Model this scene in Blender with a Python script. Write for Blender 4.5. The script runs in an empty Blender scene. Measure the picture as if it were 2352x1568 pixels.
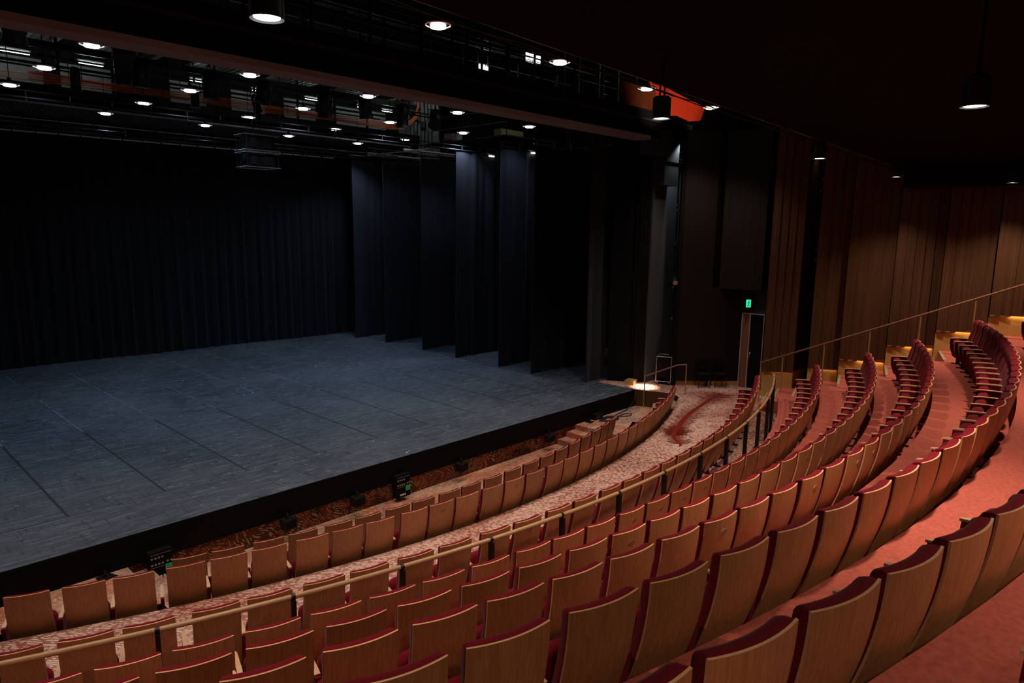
import bpy, bmesh, math, random
from mathutils import Vector, Matrix
random.seed(7)
D = bpy.data; SC = bpy.context.scene; COL = SC.collection
PI = math.pi; rad = math.radians

# ---------------------------------------------------------------- camera, world, exposure
CAM = (-9.04057, -27.32273, 4.43038); YAW, PIT, ROL, FPX = 0.8110927, 0.165605, 0.0123023, 1562.5485
def camera():
    cy, sy, cp, sp = math.cos(YAW), math.sin(YAW), math.cos(PIT), math.sin(PIT)
    fwd = Vector((sy*cp, cy*cp, -sp)); right = Vector((cy, -sy, 0)); up = right.cross(fwd)
    r2 = math.cos(ROL)*right + math.sin(ROL)*up; u2 = -math.sin(ROL)*right + math.cos(ROL)*up
    cd = D.cameras.new('camera'); co = D.objects.new('camera', cd); COL.objects.link(co)
    m = Matrix((r2, u2, -fwd)).transposed().to_4x4(); m.translation = Vector(CAM); co.matrix_world = m
    cd.sensor_width = 36; cd.lens = FPX/2352*36; cd.clip_end = 200; cd.clip_start = 0.05
    SC.camera = co
    return co
camera()
W = D.worlds.new('world'); SC.world = W; W.use_nodes = True
W.node_tree.nodes['Background'].inputs[0].default_value = (0.5, 0.6, 1, 1)
W.node_tree.nodes['Background'].inputs[1].default_value = 0.0003
SC.view_settings.view_transform = 'Standard'; SC.view_settings.look = 'None'
SC.view_settings.exposure = 0.0; SC.view_settings.gamma = 1; SC.view_settings.use_curve_mapping = False

P_WORK = 62.0       # watt of one cool worklight over the stage
P_WARMWORK = 420.0    # warmer worklights over the cross aisle
P_DOWN = 420.0       # house downlight
P_STRIP = 1.6        # strip light under one wall panel
COOL = (0.60, 0.76, 1.0); WARMW = (1.0, 0.80, 0.66); WARM = (1.0, 0.76, 0.55); AMBER = (1.0, 0.55, 0.18)

# ---------------------------------------------------------------- materials
def mk(name):
    m = D.materials.new(name); m.use_nodes = True
    return m, m.node_tree.nodes, m.node_tree.links, m.node_tree.nodes['Principled BSDF']
def plain(name, col, rough=.6, metal=0, emit=None, estr=0, noise=0, nscale=20, sheen=0, bump=0):
    m, n, l, b = mk(name)
    b.inputs['Base Color'].default_value = (*col, 1); b.inputs['Roughness'].default_value = rough
    b.inputs['Metallic'].default_value = metal
    if rough >= .85: b.inputs['Specular IOR Level'].default_value = .12
    if sheen: b.inputs['Sheen Weight'].default_value = sheen; b.inputs['Sheen Roughness'].default_value = .4
    if emit: b.inputs['Emission Color'].default_value = (*emit, 1); b.inputs['Emission Strength'].default_value = estr
    if noise or bump:
        tc = n.new('ShaderNodeTexCoord'); nz = n.new('ShaderNodeTexNoise'); nz.inputs['Scale'].default_value = nscale
        nz.inputs['Detail'].default_value = 4; l.new(tc.outputs['Object'], nz.inputs['Vector'])
        if noise:
            r = n.new('ShaderNodeMapRange'); r.inputs[1].default_value = .3; r.inputs[2].default_value = .7
            r.inputs[3].default_value = 1-noise; r.inputs[4].default_value = 1+noise
            l.new(nz.outputs['Fac'], r.inputs[0])
            mx = n.new('ShaderNodeVectorMath'); mx.operation = 'SCALE'; mx.inputs[0].default_value = col
            l.new(r.outputs[0], mx.inputs['Scale']); l.new(mx.outputs[0], b.inputs['Base Color'])
        if bump:
            bp = n.new('ShaderNodeBump'); bp.inputs['Strength'].default_value = bump; bp.inputs['Distance'].default_value = .02
            l.new(nz.outputs['Fac'], bp.inputs['Height']); l.new(bp.outputs[0], b.inputs['Normal'])
    return m
def wood(name, c1, c2, scale=(60, 60, 2.2), rough=.45, rnd=True, planks=0):
    m, n, l, b = mk(name)
    tc = n.new('ShaderNodeTexCoord'); mp = n.new('ShaderNodeMapping'); mp.inputs['Scale'].default_value = scale
    l.new(tc.outputs['Object'], mp.inputs['Vector'])
    if rnd:
        oi = n.new('ShaderNodeObjectInfo'); ad = n.new('ShaderNodeVectorMath'); ad.operation = 'ADD'
        ml = n.new('ShaderNodeMath'); ml.operation = 'MULTIPLY'; ml.inputs[1].default_value = 50
        l.new(oi.outputs['Random'], ml.inputs[0]); l.new(tc.outputs['Object'], ad.inputs[0]); l.new(ml.outputs[0], ad.inputs[1])
        l.new(ad.outputs[0], mp.inputs['Vector'])
    nz = n.new('ShaderNodeTexNoise'); nz.inputs['Scale'].default_value = 1; nz.inputs['Detail'].default_value = 5
    nz.inputs['Roughness'].default_value = .65
    l.new(mp.outputs[0], nz.inputs['Vector'])
    cr = n.new('ShaderNodeValToRGB'); cr.color_ramp.elements[0].position = .32; cr.color_ramp.elements[1].position = .68
    cr.color_ramp.elements[0].color = (*c1, 1); cr.color_ramp.elements[1].color = (*c2, 1)
    l.new(nz.outputs['Fac'], cr.inputs['Fac'])
    out = cr.outputs[0]
    if rnd:
        hs = n.new('ShaderNodeHueSaturation'); mr = n.new('ShaderNodeMapRange'); mr.inputs[3].default_value = .88; mr.inputs[4].default_value = 1.12
        l.new(oi.outputs['Random'], mr.inputs[0]); l.new(mr.outputs[0], hs.inputs['Value']); l.new(out, hs.inputs['Color']); out = hs.outputs[0]
    l.new(out, b.inputs['Base Color']); b.inputs['Roughness'].default_value = rough
    if 'wall' in name: b.inputs['Specular IOR Level'].default_value = .2
    return m
def coral(name, grounds, strokes, wscale=6.0, dist=9.0, dash=9.0, width=.5, region=.45):
    """woven carpet artwork: pale broken strokes swirling over patches of different ground colours"""
    m, n, l, b = mk(name)
    tc = n.new('ShaderNodeTexCoord')
    w = n.new('ShaderNodeTexWave'); w.wave_type = 'BANDS'; w.bands_direction = 'DIAGONAL'; w.inputs['Scale'].default_value = wscale
    w.inputs['Distortion'].default_value = dist; w.inputs['Detail'].default_value = 1.5; w.inputs['Detail Scale'].default_value = .22; l.new(tc.outputs['Object'], w.inputs['Vector'])
    v = n.new('ShaderNodeTexVoronoi'); v.feature = 'SMOOTH_F1'; v.inputs['Smoothness'].default_value = .3; v.inputs['Scale'].default_value = dash; l.new(tc.outputs['Object'], v.inputs['Vector'])
    a = n.new('ShaderNodeMapRange'); a.inputs[1].default_value = width-.12; a.inputs[2].default_value = width+.12; l.new(w.outputs['Fac'], a.inputs[0])
    c = n.new('ShaderNodeMapRange'); c.inputs[1].default_value = .62; c.inputs[2].default_value = .46; l.new(v.outputs['Distance'], c.inputs[0])
    mu = n.new('ShaderNodeMath'); mu.operation = 'MULTIPLY'; l.new(a.outputs[0], mu.inputs[0]); l.new(c.outputs[0], mu.inputs[1])
    big = n.new('ShaderNodeTexNoise'); big.inputs['Scale'].default_value = region; big.inputs['Detail'].default_value = 2; big.inputs['Distortion'].default_value = .6
    l.new(tc.outputs['Object'], big.inputs['Vector'])
    def ramp(cols):
        r = n.new('ShaderNodeValToRGB'); e = r.color_ramp.elements; k = len(cols)
        for i in range(k):
            p = .34+.32*i/(k-1); q = e[i] if i < 2 and k > i and i != 1 else None
        e[0].position = .34; e[0].color = (*cols[0], 1); e[1].position = .66; e[1].color = (*cols[-1], 1)
        for i in range(1, k-1): x = e.new(.34+.32*i/(k-1)); x.color = (*cols[i], 1)
        l.new(big.outputs['Fac'], r.inputs['Fac']); return r
    g, st = ramp(grounds), ramp(strokes)
    mx = n.new('ShaderNodeMixRGB'); l.new(mu.outputs[0], mx.inputs['Fac']); l.new(g.outputs[0], mx.inputs['Color1']); l.new(st.outputs[0], mx.inputs['Color2'])
    l.new(mx.outputs[0], b.inputs['Base Color']); b.inputs['Roughness'].default_value = .9
    return m
def deckmat():
    m, n, l, b = mk('stage_vinyl')
    tc = n.new('ShaderNodeTexCoord')
    a = n.new('ShaderNodeTexNoise'); a.inputs['Scale'].default_value = .35; a.inputs['Detail'].default_value = 5; l.new(tc.outputs['Object'], a.inputs['Vector'])
    cr = n.new('ShaderNodeValToRGB'); e = cr.color_ramp.elements
    e[0].position = .35; e[0].color = (.030, .038, .050, 1); e[1].position = .68; e[1].color = (.072, .082, .096, 1)
    l.new(a.outputs['Fac'], cr.inputs['Fac']); out = cr.outputs[0]
    for sx, sy, rot, lo, hi, colr, k in ((1.4, 26, .12, .66, .76, (.28, .32, .36), .45), (2.0, 34, -.25, .67, .77, (.22, .26, .31), .42), (24, 2.2, .5, .66, .74, (.010, .012, .016), .7), (7, 9, 0, .70, .76, (.28, .32, .35), .35), (3, 11, .4, .54, .70, (.11, .13, .15), .45)):
        mp = n.new('ShaderNodeMapping'); mp.inputs['Rotation'].default_value = (0, 0, rot); mp.inputs['Scale'].default_value = (sx, sy, 1)
        l.new(tc.outputs['Object'], mp.inputs['Vector'])
        z = n.new('ShaderNodeTexNoise'); z.inputs['Scale'].default_value = 1; z.inputs['Detail'].default_value = 2; l.new(mp.outputs[0], z.inputs['Vector'])
        r = n.new('ShaderNodeMapRange'); r.inputs[1].default_value = lo-.06; r.inputs[2].default_value = hi-.04; r.inputs[4].default_value = k
        l.new(z.outputs['Fac'], r.inputs[0])
        mx = n.new('ShaderNodeMixRGB'); l.new(r.outputs[0], mx.inputs['Fac']); l.new(out, mx.inputs['Color1']); mx.inputs['Color2'].default_value = (*colr, 1)
        out = mx.outputs[0]
    l.new(out, b.inputs['Base Color']); b.inputs['Roughness'].default_value = .5
    b.inputs['Specular IOR Level'].default_value = .35
    return m
def emit(name, col, s):
    m, n, l, b = mk(name); n.remove(b); e = n.new('ShaderNodeEmission'); e.inputs[0].default_value = (*col, 1); e.inputs[1].default_value = s
    l.new(e.outputs[0], n['Material Output'].inputs[0]); return m
M = dict(
 seatwood=wood('seat_plywood', (.31, .122, .048), (.45, .195, .080)),
 edge=wood('plywood_edge', (.62, .36, .17), (.74, .46, .24), (40, 40, 40)),
 velvet=plain('red_velvet', (.150, .004, .0125), .95, noise=.15, nscale=45, sheen=.05),
 edge2=wood('plywood_side_edge', (.48, .27, .13), (.58, .35, .18), (40, 40, 40)),
 arm=wood('beech_arm', (.55, .33, .18), (.68, .44, .26), (6, 60, 60)),
 black=plain('black_metal', (.012, .012, .013), .45, .3),
 matte=plain('black_paint', (.006, .0055, .0055), .9),
 brownblack=plain('dark_brown_paint', (.010, .0065, .0055), .8),
 carpet=plain('red_carpet', (.385, .094, .071), .95, noise=.18, nscale=30, bump=.2),
 aisle=coral('aisle_carpet', [(.20, .055, .042), (.30, .11, .08), (.38, .17, .13), (.24, .06, .042)], [(.60, .42, .34), (.70, .54, .45), (.72, .58, .50), (.56, .34, .25)], 12.0, 16.0, 19.0, .40, .35),
 mural=coral('mural_carpet', [(.035, .014, .009), (.16, .045, .016), (.10, .045, .022), (.22, .055, .022), (.05, .022, .014)], [(.20, .10, .06), (.52, .24, .12), (.60, .42, .27), (.50, .18, .08), (.40, .27, .18)], 8.0, 34.0, 12.5, .48, .6),
 low=coral('lower_carpet', [(.24, .11, .075), (.40, .13, .07), (.46, .25, .15), (.26, .13, .10), (.34, .17, .11)], [(.46, .30, .22), (.60, .28, .16), (.62, .42, .28), (.48, .32, .25), (.55, .36, .25)], 8.5, 34.0, 13.0, .45, .6),
 motif=plain('motif_red', (.16, .018, .012), .95), motif2=plain('motif_cream', (.52, .38, .29), .95), motif3=plain('motif_grey', (.12, .10, .11), .95),
 fascia=plain('stage_fascia', (.0045, .004, .004), .9),
 deck=deckmat(), seam=plain('mat_seam', (.012, .014, .018), .5), seaml=plain('mat_seam_worn', (.22, .24, .26), .6), tape=plain('white_tape', (.7, .75, .78), .6),
 curtain=plain('black_velour', (.0105, .011, .0145), .95, sheen=.12, noise=.15, nscale=14),
 legcloth=plain('side_curtain_velour', (.019, .0195, .026), .95, sheen=.12, noise=.15, nscale=14),
 panel=wood('wall_timber', (.054, .023, .0105), (.094, .040, .018), (14, 14, .5), .55),
 darkpanel=wood('dark_wall_timber', (.009, .006, .005), (.014, .009, .007), (14, 14, .5), .6),
 gold=plain('brass_plinth', (.56, .36, .13), .5, .35, noise=.08, nscale=8),
 brass=plain('brushed_brass', (.62, .40, .20), .35, .6),
 railwood=wood('rail_beech', (.38, .21, .10), (.48, .285, .15), (4, 40, 40), .4, False),
 handwood=wood('handrail_timber', (.17, .075, .045), (.24, .11, .065), (3, 40, 40), .4, False),
 nosing=plain('step_nosing', (.30, .28, .16), .8),
 steel=plain('steel', (.45, .46, .48), .35, .9), grey=plain('grey_panel', (.17, .18, .18), .7, noise=.1, nscale=6),
 duct=plain('duct_grey', (.02, .019, .018), .7), greywall=plain('painted_wall', (.065, .073, .078), .9), ceil=plain('black_ceiling', (.003, .004, .0045), .9),
 lip=plain('beam_edge', (.21, .175, .155), .7), orange=plain('orange_board', (.22, .045, .012), .9, noise=.2, nscale=5),
 tarp=plain('orange_tarpaulin', (.80, .055, .015), .85, bump=.3, nscale=6), cable=plain('orange_cable', (.90, .24, .08), .6), blackcable=plain('black_cable', (.01, .01, .01), .6),
 lens=emit('worklight_lens', (.86, .92, 1.0), 9.0), lensw=emit('warm_worklight_lens', (1.0, .86, .78), 9.0), lensd=emit('downlight_lens', (1.0, .93, .87), 12.0),
 tube=emit('fluorescent_tube', (.9, 1.0, .97), 14.0), plate=plain('green_plate', (.008, .07, .035), .6), ring=plain('guard_ring', (.75, .70, .70), .5),
 green=plain('green_label', (.02, .45, .18), .6), white=plain('white_paint', (.75, .70, .66), .6), exitm=emit('exit_green', (.02, .75, .38), 1.3),
 doorwood=wood('door_timber', (.16, .065, .034), (.24, .10, .05), (20, 20, .8), .5), alu=plain('door_trim', (.5, .47, .46), .4, .5),
 crate=plain('milk_crate', (.45, .43, .38), .7), cloth=plain('khaki_canvas', (.20, .19, .12), .9), redl=plain('red_cloth', (.4, .03, .02), .9), blue=plain('blue_cloth', (.03, .07, .2), .9),
 stripe=plain('step_edge_lit', (.75, .25, .20), .8),
)

# ---------------------------------------------------------------- helpers
class MB:
    def __init__(s): s.v = []; s.f = []; s.mi = []; s.mats = []; s.sm = []
    def m(s, mat):
        if mat not in s.mats: s.mats.append(mat)
        return s.mats.index(mat)
    def add(s, vs, fs, mat, smooth=False):
        o = len(s.v); s.v += [tuple(v) for v in vs]; k = s.m(mat)
        for f in fs: s.f.append([o+i for i in f]); s.mi.append(k); s.sm.append(smooth)
        return s
    def box(s, a, b, mat, mtx=None, taper=None):
        (x0, y0, z0), (x1, y1, z1) = a, b
        vs = [Vector(p) for p in ((x0,y0,z0),(x1,y0,z0),(x1,y1,z0),(x0,y1,z0),(x0,y0,z1),(x1,y0,z1),(x1,y1,z1),(x0,y1,z1))]
        if mtx: vs = [mtx @ v for v in vs]
        return s.add(vs, [(0,3,2,1),(4,5,6,7),(0,1,5,4),(1,2,6,5),(2,3,7,6),(3,0,4,7)], mat)
    def prism(s, pts, z0, z1, mat, side=None):
        n = len(pts); zz0 = z0 if hasattr(z0, '__len__') else [z0]*n; zz1 = z1 if hasattr(z1, '__len__') else [z1]*n
        vs = [(p[0], p[1], zz0[i]) for i, p in enumerate(pts)] + [(p[0], p[1], zz1[i]) for i, p in enumerate(pts)]
        s.add(vs, [tuple(range(n, 2*n)), tuple(reversed(range(n)))], mat)
        return s.add(vs, [(i, (i+1) % n, n+(i+1) % n, n+i) for i in range(n)], side or mat)
    def tube(s, pts, r, mat, n=8, cap=True, close=False):
        pts = [Vector(p) for p in pts]; N = len(pts); rs = r if hasattr(r, '__len__') else [r]*N; vs = []; fs = []
        up = None
        for i, p in enumerate(pts):
            if close: t = (pts[(i+1) % N]-pts[i-1])
            else: t = (pts[min(i+1, N-1)]-pts[max(i-1, 0)])
            t.normalize()
            if up is None: up = Vector((0, 0, 1)) if abs(t.z) < .9 else Vector((1, 0, 0))
            a = t.cross(up)
            if a.length < 1e-4: a = t.cross(Vector((1, 0, 0)))
            a.normalize(); b = a.cross(t).normalized()
            for k in range(n):
                an = 2*PI*k/n; vs.append(p + rs[i]*(math.cos(an)*a + math.sin(an)*b))
        R = N if close else N-1
        for i in range(R):
            j = (i+1) % N
            for k in range(n): fs.append((i*n+k, i*n+(k+1) % n, j*n+(k+1) % n, j*n+k))
        s.add(vs, fs, mat, True)
        if cap and not close: s.add(vs, [tuple(reversed(range(n))), tuple(range((N-1)*n, N*n))], mat)
        return s
    def cyl(s, c, r, h, mat, n=20, r2=None, cap=True):
        r2 = r if r2 is None else r2; x, y, z = c
        vs = [(x+r*math.cos(2*PI*k/n), y+r*math.sin(2*PI*k/n), z) for k in range(n)] + [(x+r2*math.cos(2*PI*k/n), y+r2*math.sin(2*PI*k/n), z+h) for k in range(n)]
        s.add(vs, [(k, (k+1) % n, n+(k+1) % n, n+k) for k in range(n)], mat, True)
        if cap: s.add(vs, [tuple(reversed(range(n))), tuple(range(n, 2*n))], mat)
        return s
    def sheet(s, P, mat, smooth=True, thick=None):
        """P[i][j] grid of points; optional thickness vector"""
        a, b = len(P), len(P[0]); vs = [Vector(p) for r in P for p in r]
        fs = [(i*b+j, i*b+j+1, (i+1)*b+j+1, (i+1)*b+j) for i in range(a-1) for j in range(b-1)]
        s.add(vs, fs, mat, smooth)
        if thick:
            t = Vector(thick); w = [v+t for v in vs]; s.add(w, [tuple(reversed(f)) for f in fs], mat, smooth)
            edge = [i*b for i in range(a)], [i*b+b-1 for i in range(a)], list(range(b)), [(a-1)*b+j for j in range(b)]
            for e in edge:
                q = [vs[i] for i in e]+[w[i] for i in e]; k = len(e)
                s.add(q, [(i, i+1, k+i+1, k+i) for i in range(k-1)], mat)
        return s
    def obj(s, name, parent=None, loc=None, rz=0):
        me = D.meshes.new(name); me.from_pydata(s.v, [], s.f)
        for m in s.mats: me.materials.append(M[m] if isinstance(m, str) else m)
        me.polygons.foreach_set('material_index', s.mi); me.polygons.foreach_set('use_smooth', s.sm); me.update()
        o = D.objects.new(name, me); COL.objects.link(o)
        if parent: o.parent = parent
        if loc: o.location = loc
        o.rotation_euler = (0, 0, rz)
        return o
def tag(o, label, cat, group=None):
    o['label'] = label; o['category'] = cat
    if group: o['group'] = group
    return o
def thing(name, label, cat, loc=(0,0,0), rz=0, group=None):
    o = D.objects.new(name, None); COL.objects.link(o); o.location = loc; o.rotation_euler = (0, 0, rz); o.empty_display_size = .1
    return tag(o, label, cat, group)
def struct(o): o['kind'] = 'structure'; return o
def dup(root, loc, rz=0, label=None, group=None, skip=()):
    r = root.copy(); COL.objects.link(r); r.location = loc; r.rotation_euler = (0, 0, rz)
    if label: r['label'] = label
    if group: r['group'] = group
    for ch in list(root.children):
        if ch.name.split('.')[0] in skip: continue
        c = ch.copy(); COL.objects.link(c); c.parent = r
        for g in ch.children:
            d = g.copy(); COL.objects.link(d); d.parent = c
    return r
def lamp(kind, name, loc, power, col, parent=None, rot=(0,0,0), size=.1, angle=150, blend=1, sy=None):
    ld = D.lights.new(name, kind); ld.energy = power; ld.color = col
    if kind == 'SPOT': ld.spot_size = rad(angle); ld.spot_blend = blend; ld.shadow_soft_size = size
    elif kind == 'POINT': ld.shadow_soft_size = size
    elif kind == 'AREA':
        ld.size = size
        if sy: ld.shape = 'RECTANGLE'; ld.size_y = sy
    o = D.objects.new(name, ld); COL.objects.link(o); o.location = loc; o.rotation_euler = rot
    if parent: o.parent = parent
    return o
def pol(R, a, z): return (R*math.sin(a), -R*math.cos(a), z)
ORD = ['', 'first','second','third','fourth','fifth','sixth','seventh','eighth','ninth','tenth','eleventh','twelfth','thirteenth','fourteenth','fifteenth','sixteenth','seventeenth','eighteenth','nineteenth','twentieth','twenty-first','twenty-second','twenty-third','twenty-fourth','twenty-fifth','twenty-sixth','twenty-seventh','twenty-eighth','twenty-ninth','thirtieth','thirty-first','thirty-second','thirty-third']
# ---------------------------------------------------------------- seat rows measured on the place: radius, back-top height, angles
ROWS = {
 'A': (18.161, -0.471, [-0.30501,-0.27531,-0.24208,-0.21218,-0.17899,-0.14935,-0.11721,-0.08788,-0.05488,-0.02511,0.00745,0.04002,0.07258,0.10514,0.13771,0.17027,0.20283,0.23539,0.26796,0.30052]),
 'B': (19.326, -0.040, [-0.40091,-0.36984,-0.34147,-0.30991,-0.28224,-0.25474,-0.22306,-0.19553,-0.16803,-0.13694,-0.1098,-0.08252,-0.05261,-0.02503,0.0036,0.03435,0.06187,0.09047,0.11906,0.14766,0.17625,0.20485,0.23344,0.26204,0.29063,0.31923,0.34782,0.37642,0.40501,0.43361]),
 'C': (21.561, 0.479, [-0.38221,-0.35519,-0.32988,-0.30102,-0.27604,-0.24837,-0.22322,-0.19526,-0.16922,-0.13986,-0.11372,-0.08553,-0.05964,-0.03087,-0.00415,0.02256,0.04928,0.076,0.10272,0.12944,0.15616,0.18288,0.2096,0.23632,0.26303,0.28975,0.31647,0.34319,0.36991,0.39663,0.42335]),
 'D': (22.995, 0.969, [-0.35873,-0.33466,-0.31058,-0.28617,-0.26178,-0.23788,-0.21371,-0.18919,-0.16427,-0.1414,-0.11803,-0.09346,-0.06984,-0.04605,-0.02225,0.00155,0.02534,0.04914,0.07294,0.09673,0.12053,0.14432,0.16812,0.19192,0.21571,0.23951,0.26331,0.2871,0.3109,0.3347,0.35849,0.38229,0.40608]),
 'E': (24.081, 1.490, [-0.36219,-0.33877,-0.31535,-0.29193,-0.26851,-0.2451,-0.22138,-0.19731,-0.1733,-0.15024,-0.12708,-0.10447,-0.08083,-0.05775,-0.03488,-0.01201,0.01086,0.03373,0.0566,0.07947,0.10234,0.12521,0.14808,0.17095,0.19382,0.21669,0.23956,0.26242,0.28529,0.30816,0.33103,0.3539,0.37677]),
 'F': (25.034, 1.932, [-0.34772,-0.32498,-0.30224,-0.27949,-0.25675,-0.23491,-0.21283,-0.19045,-0.16746,-0.1455,-0.12407,-0.102,-0.07857,-0.05644,-0.03289,-0.01053,0.01402,0.03598,0.06028,0.084,0.10711,0.13057,0.15403,0.17748,0.20094,0.2244,0.24786,0.27132,0.29477,0.31823,0.34169,0.36515]),
 'G': (26.167, 2.491, [-0.32985,-0.30819,-0.28653,-0.26487,-0.24221,-0.2205,-0.19774,-0.17562,-0.15367,-0.13202,-0.11042,-0.08993,-0.06779,-0.04659,-0.02515,-0.00405,0.01673,0.03834,0.05961,0.08089,0.10216,0.12344,0.14471,0.16598,0.18726,0.20853,0.22981,0.25108,0.27235,0.29363,0.3149,0.33618,0.35745]),
 'H': (27.336, 3.031, [-0.29418,-0.27424,-0.2543,-0.23413,-0.21446,-0.19449,-0.17489,-0.15529,-0.13569,-0.11609,-0.0965,-0.0769,-0.0573,-0.0377,-0.0181,0.00149,0.02109,0.04069,0.06029,0.07988,0.09948,0.11908,0.13868,0.15828,0.17787,0.19747,0.21707,0.23667,0.25627,0.27586,0.29546,0.31506,0.33466]),
 'I': (28.45, 3.66, []),
}
BADGE = {('D', 12), ('D', 15), ('D', 18), ('C', 10), ('C', 13), ('F', 19), ('E', 16), ('D', 11), ('D', 17), ('D', 14), ('A', 10), ('F', 9), ('F', 15), ('F', 12), ('E', 9), ('B', 10), ('B', 16), ('B', 13), ('D', 13), ('D', 16), ('C', 11), ('A', 12), ('F', 14)}
SPINE = [(10.46,-17.9),(9.78,-17.94),(8.89,-18.09),(7.8,-18.3),(6.96,-18.53),(6.2,-18.8),(5.79,-18.93),(5.47,-19.08),(5.16,-19.32),(4.92,-19.59),(4.75,-19.65)]
DISCS = [(x, y, r, 'motif2' if k == 2 else 'motif3') for x, y, r, k in [(8.18,-17.74,.1,2),(7.82,-17.86,.1,2),(6.57,-19.0,.13,2),(6.29,-19.08,.09,2),(6.43,-19.35,.13,2),(5.0,-19.14,.09,2),(4.82,-19.32,.1,2),(4.29,-19.81,.14,2),(3.54,-19.75,.08,2),(3.64,-19.86,.1,2),(5.61,-19.48,.06,3),(8.42,-18.48,.06,3),(8.34,-18.62,.05,3),(9.56,-17.6,.06,3)]]
TAPES = [(x, y, random.uniform(.02, .045)) for x, y in [(-6.18,-8.39),(.08,-15.5),(-.03,-15.55),(.05,-14.63),(.05,-7.93),(-.28,-8.06),(-.6,-8.33),(1.03,-1.29),(3.42,-3.61),(2.78,-7.32),(2.76,-7.49),(-.95,-4.71),(-.8,-4.85),(.78,-5.81),(6.78,-13.93),(7.91,-14.6),(3.53,-5.63),(8.69,-8.37)]] + [(random.uniform(-5, 8), random.uniform(-13, 0), .012) for _ in range(70)]
LANTERNS = [(-5.3, -9.3, 8.72, .35, .62, True, 'big dark stage lantern at upper left near the first work light'), (-3.3, -9.3, 8.72, -.2, .55, True, 'big dark stage lantern left of the ventilation panels'),
 (-1.75, -6.0, 8.92, .1, .75, True, 'tall dark stage lantern over stage left half'), (.15, -6.0, 8.92, 0, .8, True, 'tall dark stage lantern above the speaker cage'), (1.9, -6.0, 8.92, .2, .7, True, 'dark stage lantern right of the speaker cage'),
 (4.0, -6.0, 8.92, 0, .85, True, 'tall dark stage lantern before the orange cables'), (5.6, -6.0, 8.92, -.15, .7, True, 'dark stage lantern centre right of the rig'), (7.3, -6.0, 8.92, .1, .8, True, 'dark stage lantern near the cable curl'),
 (8.9, -6.0, 8.82, .75, .75, True, 'tilted dark stage lantern beside the grey gallery wall'), (-2.6, -3.0, 9.0, .1, .7, False, 'slim stage lantern on the rear pipe, left'), (.9, -3.0, 9.0, .0, .7, False, 'slim stage lantern on the rear pipe, middle'), (3.0, -3.0, 9.0, .3, .6, False, 'slim stage lantern on the rear pipe, right of middle'),
 (6.6, -12.6, 8.5, .5, .45, False, 'small lantern behind the portal beam')]
Z0 = -0.57           # stage and cross aisle level
FL = {k: round(v[1]-1.05, 3) for k, v in ROWS.items()}      # floor under each row

# ---------------------------------------------------------------- large structure
def arcpts(R, a0, a1, n): return [(R*math.sin(a0+(a1-a0)*i/n), -R*math.cos(a0+(a1-a0)*i/n)) for i in range(n+1)]
def tier(R0, R1, z, zdn, mat, xmax=9.35, a0=-1.05, name='floor'):
    e0 = math.asin(min(1, xmax/R0)); e1 = math.asin(min(1, xmax/R1)); n = 60
    A = arcpts(R0, a0, e0, n); B = arcpts(R1, a0, e1, n); b = MB()
    vs = [(*p, z) for p in A]+[(*p, z) for p in B]; N = n+1
    b.add(vs, [(i, N+i, N+i+1, i+1) for i in range(n)], mat)
    vs = [(*p, z) for p in A]+[(*p, zdn) for p in A]; b.add(vs, [(i, i+1, N+i+1, N+i) for i in range(n)], mat)
    vs = [(*A[-1], z), (*B[-1], z), (*B[-1], zdn), (*A[-1], zdn)]; b.add(vs, [(0, 1, 2, 3)], mat)
    vs = [(*p, zdn) for p in A]+[(*p, zdn) for p in B]; b.add(vs, [(i, i+1, N+i+1, N+i) for i in range(n)], mat)
    return struct(b.obj(name))
# lowest floor, between the stage wall and the second row
b = MB(); A = arcpts(18.22, -1.05, 0.335, 50)
poly = [(-16, -15.6)] + [(-16, -9.1)][:0] + A + [(6.1, -15.6)]
b.prism(poly, -1.75, FL['A'], 'low'); struct(b.obj('floor'))
tier(18.22, 19.40, FL['B'], -1.7, 'low', xmax=7.3)
# cross aisle with its carpet picture, running out to the side walls
diag = [(8.85, -15.74), (9.27, -16.77)]
b = MB(); A = arcpts(19.38, -1.05, math.asin(8.05/19.38), 60)
poly = A + [(8.30, -17.50), (9.05, -17.16), (9.27, -16.77), (8.89, -15.72), (8.89, -14.2), (12.2, -14.2), (12.2, -19.42)] + list(reversed(arcpts(22.09, -1.05, math.asin(10.6/22.09), 60)))
b.prism(poly, -1.2, Z0, 'aisle', 'brownblack')
# spine-and-rib figure woven into the aisle carpet, plus small discs
def ribbon(b, pts, w, z, mat):
    L = []; Rr = []
    for i, p in enumerate(pts):
        q = pts[min(i+1, len(pts)-1)]; o = pts[max(i-1, 0)]; d = Vector((q[0]-o[0], q[1]-o[1])); d.normalize()
        ww = w[i] if hasattr(w, '__len__') else w
        L.append((p[0]-d.y*ww, p[1]+d.x*ww, z)); Rr.append((p[0]+d.y*ww, p[1]-d.x*ww, z))
    n = len(pts); b.add(L+Rr, [(i, n+i, n+i+1, i+1) for i in range(n-1)], mat)
SP = SPINE
def spl(P, t):
    t = max(0, min(len(P)-1.001, t)); i = int(t); f = t-i
    p0, p1, p2, p3 = P[max(i-1, 0)], P[i], P[i+1], P[min(i+2, len(P)-1)]
    return tuple(.5*((2*p1[k])+(-p0[k]+p2[k])*f+(2*p0[k]-5*p1[k]+4*p2[k]-p3[k])*f*f+(-p0[k]+3*p1[k]-3*p2[k]+p3[k])*f**3) for k in range(2))
N = 130; cen = [spl(SP, i*(len(SP)-1)/N) for i in range(N+1)]
ribbon(b, cen, [.012+.055*math.sin(PI*min(1, i/N*1.02))**.6 for i in range(N+1)], Z0+.004, 'motif')
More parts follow.
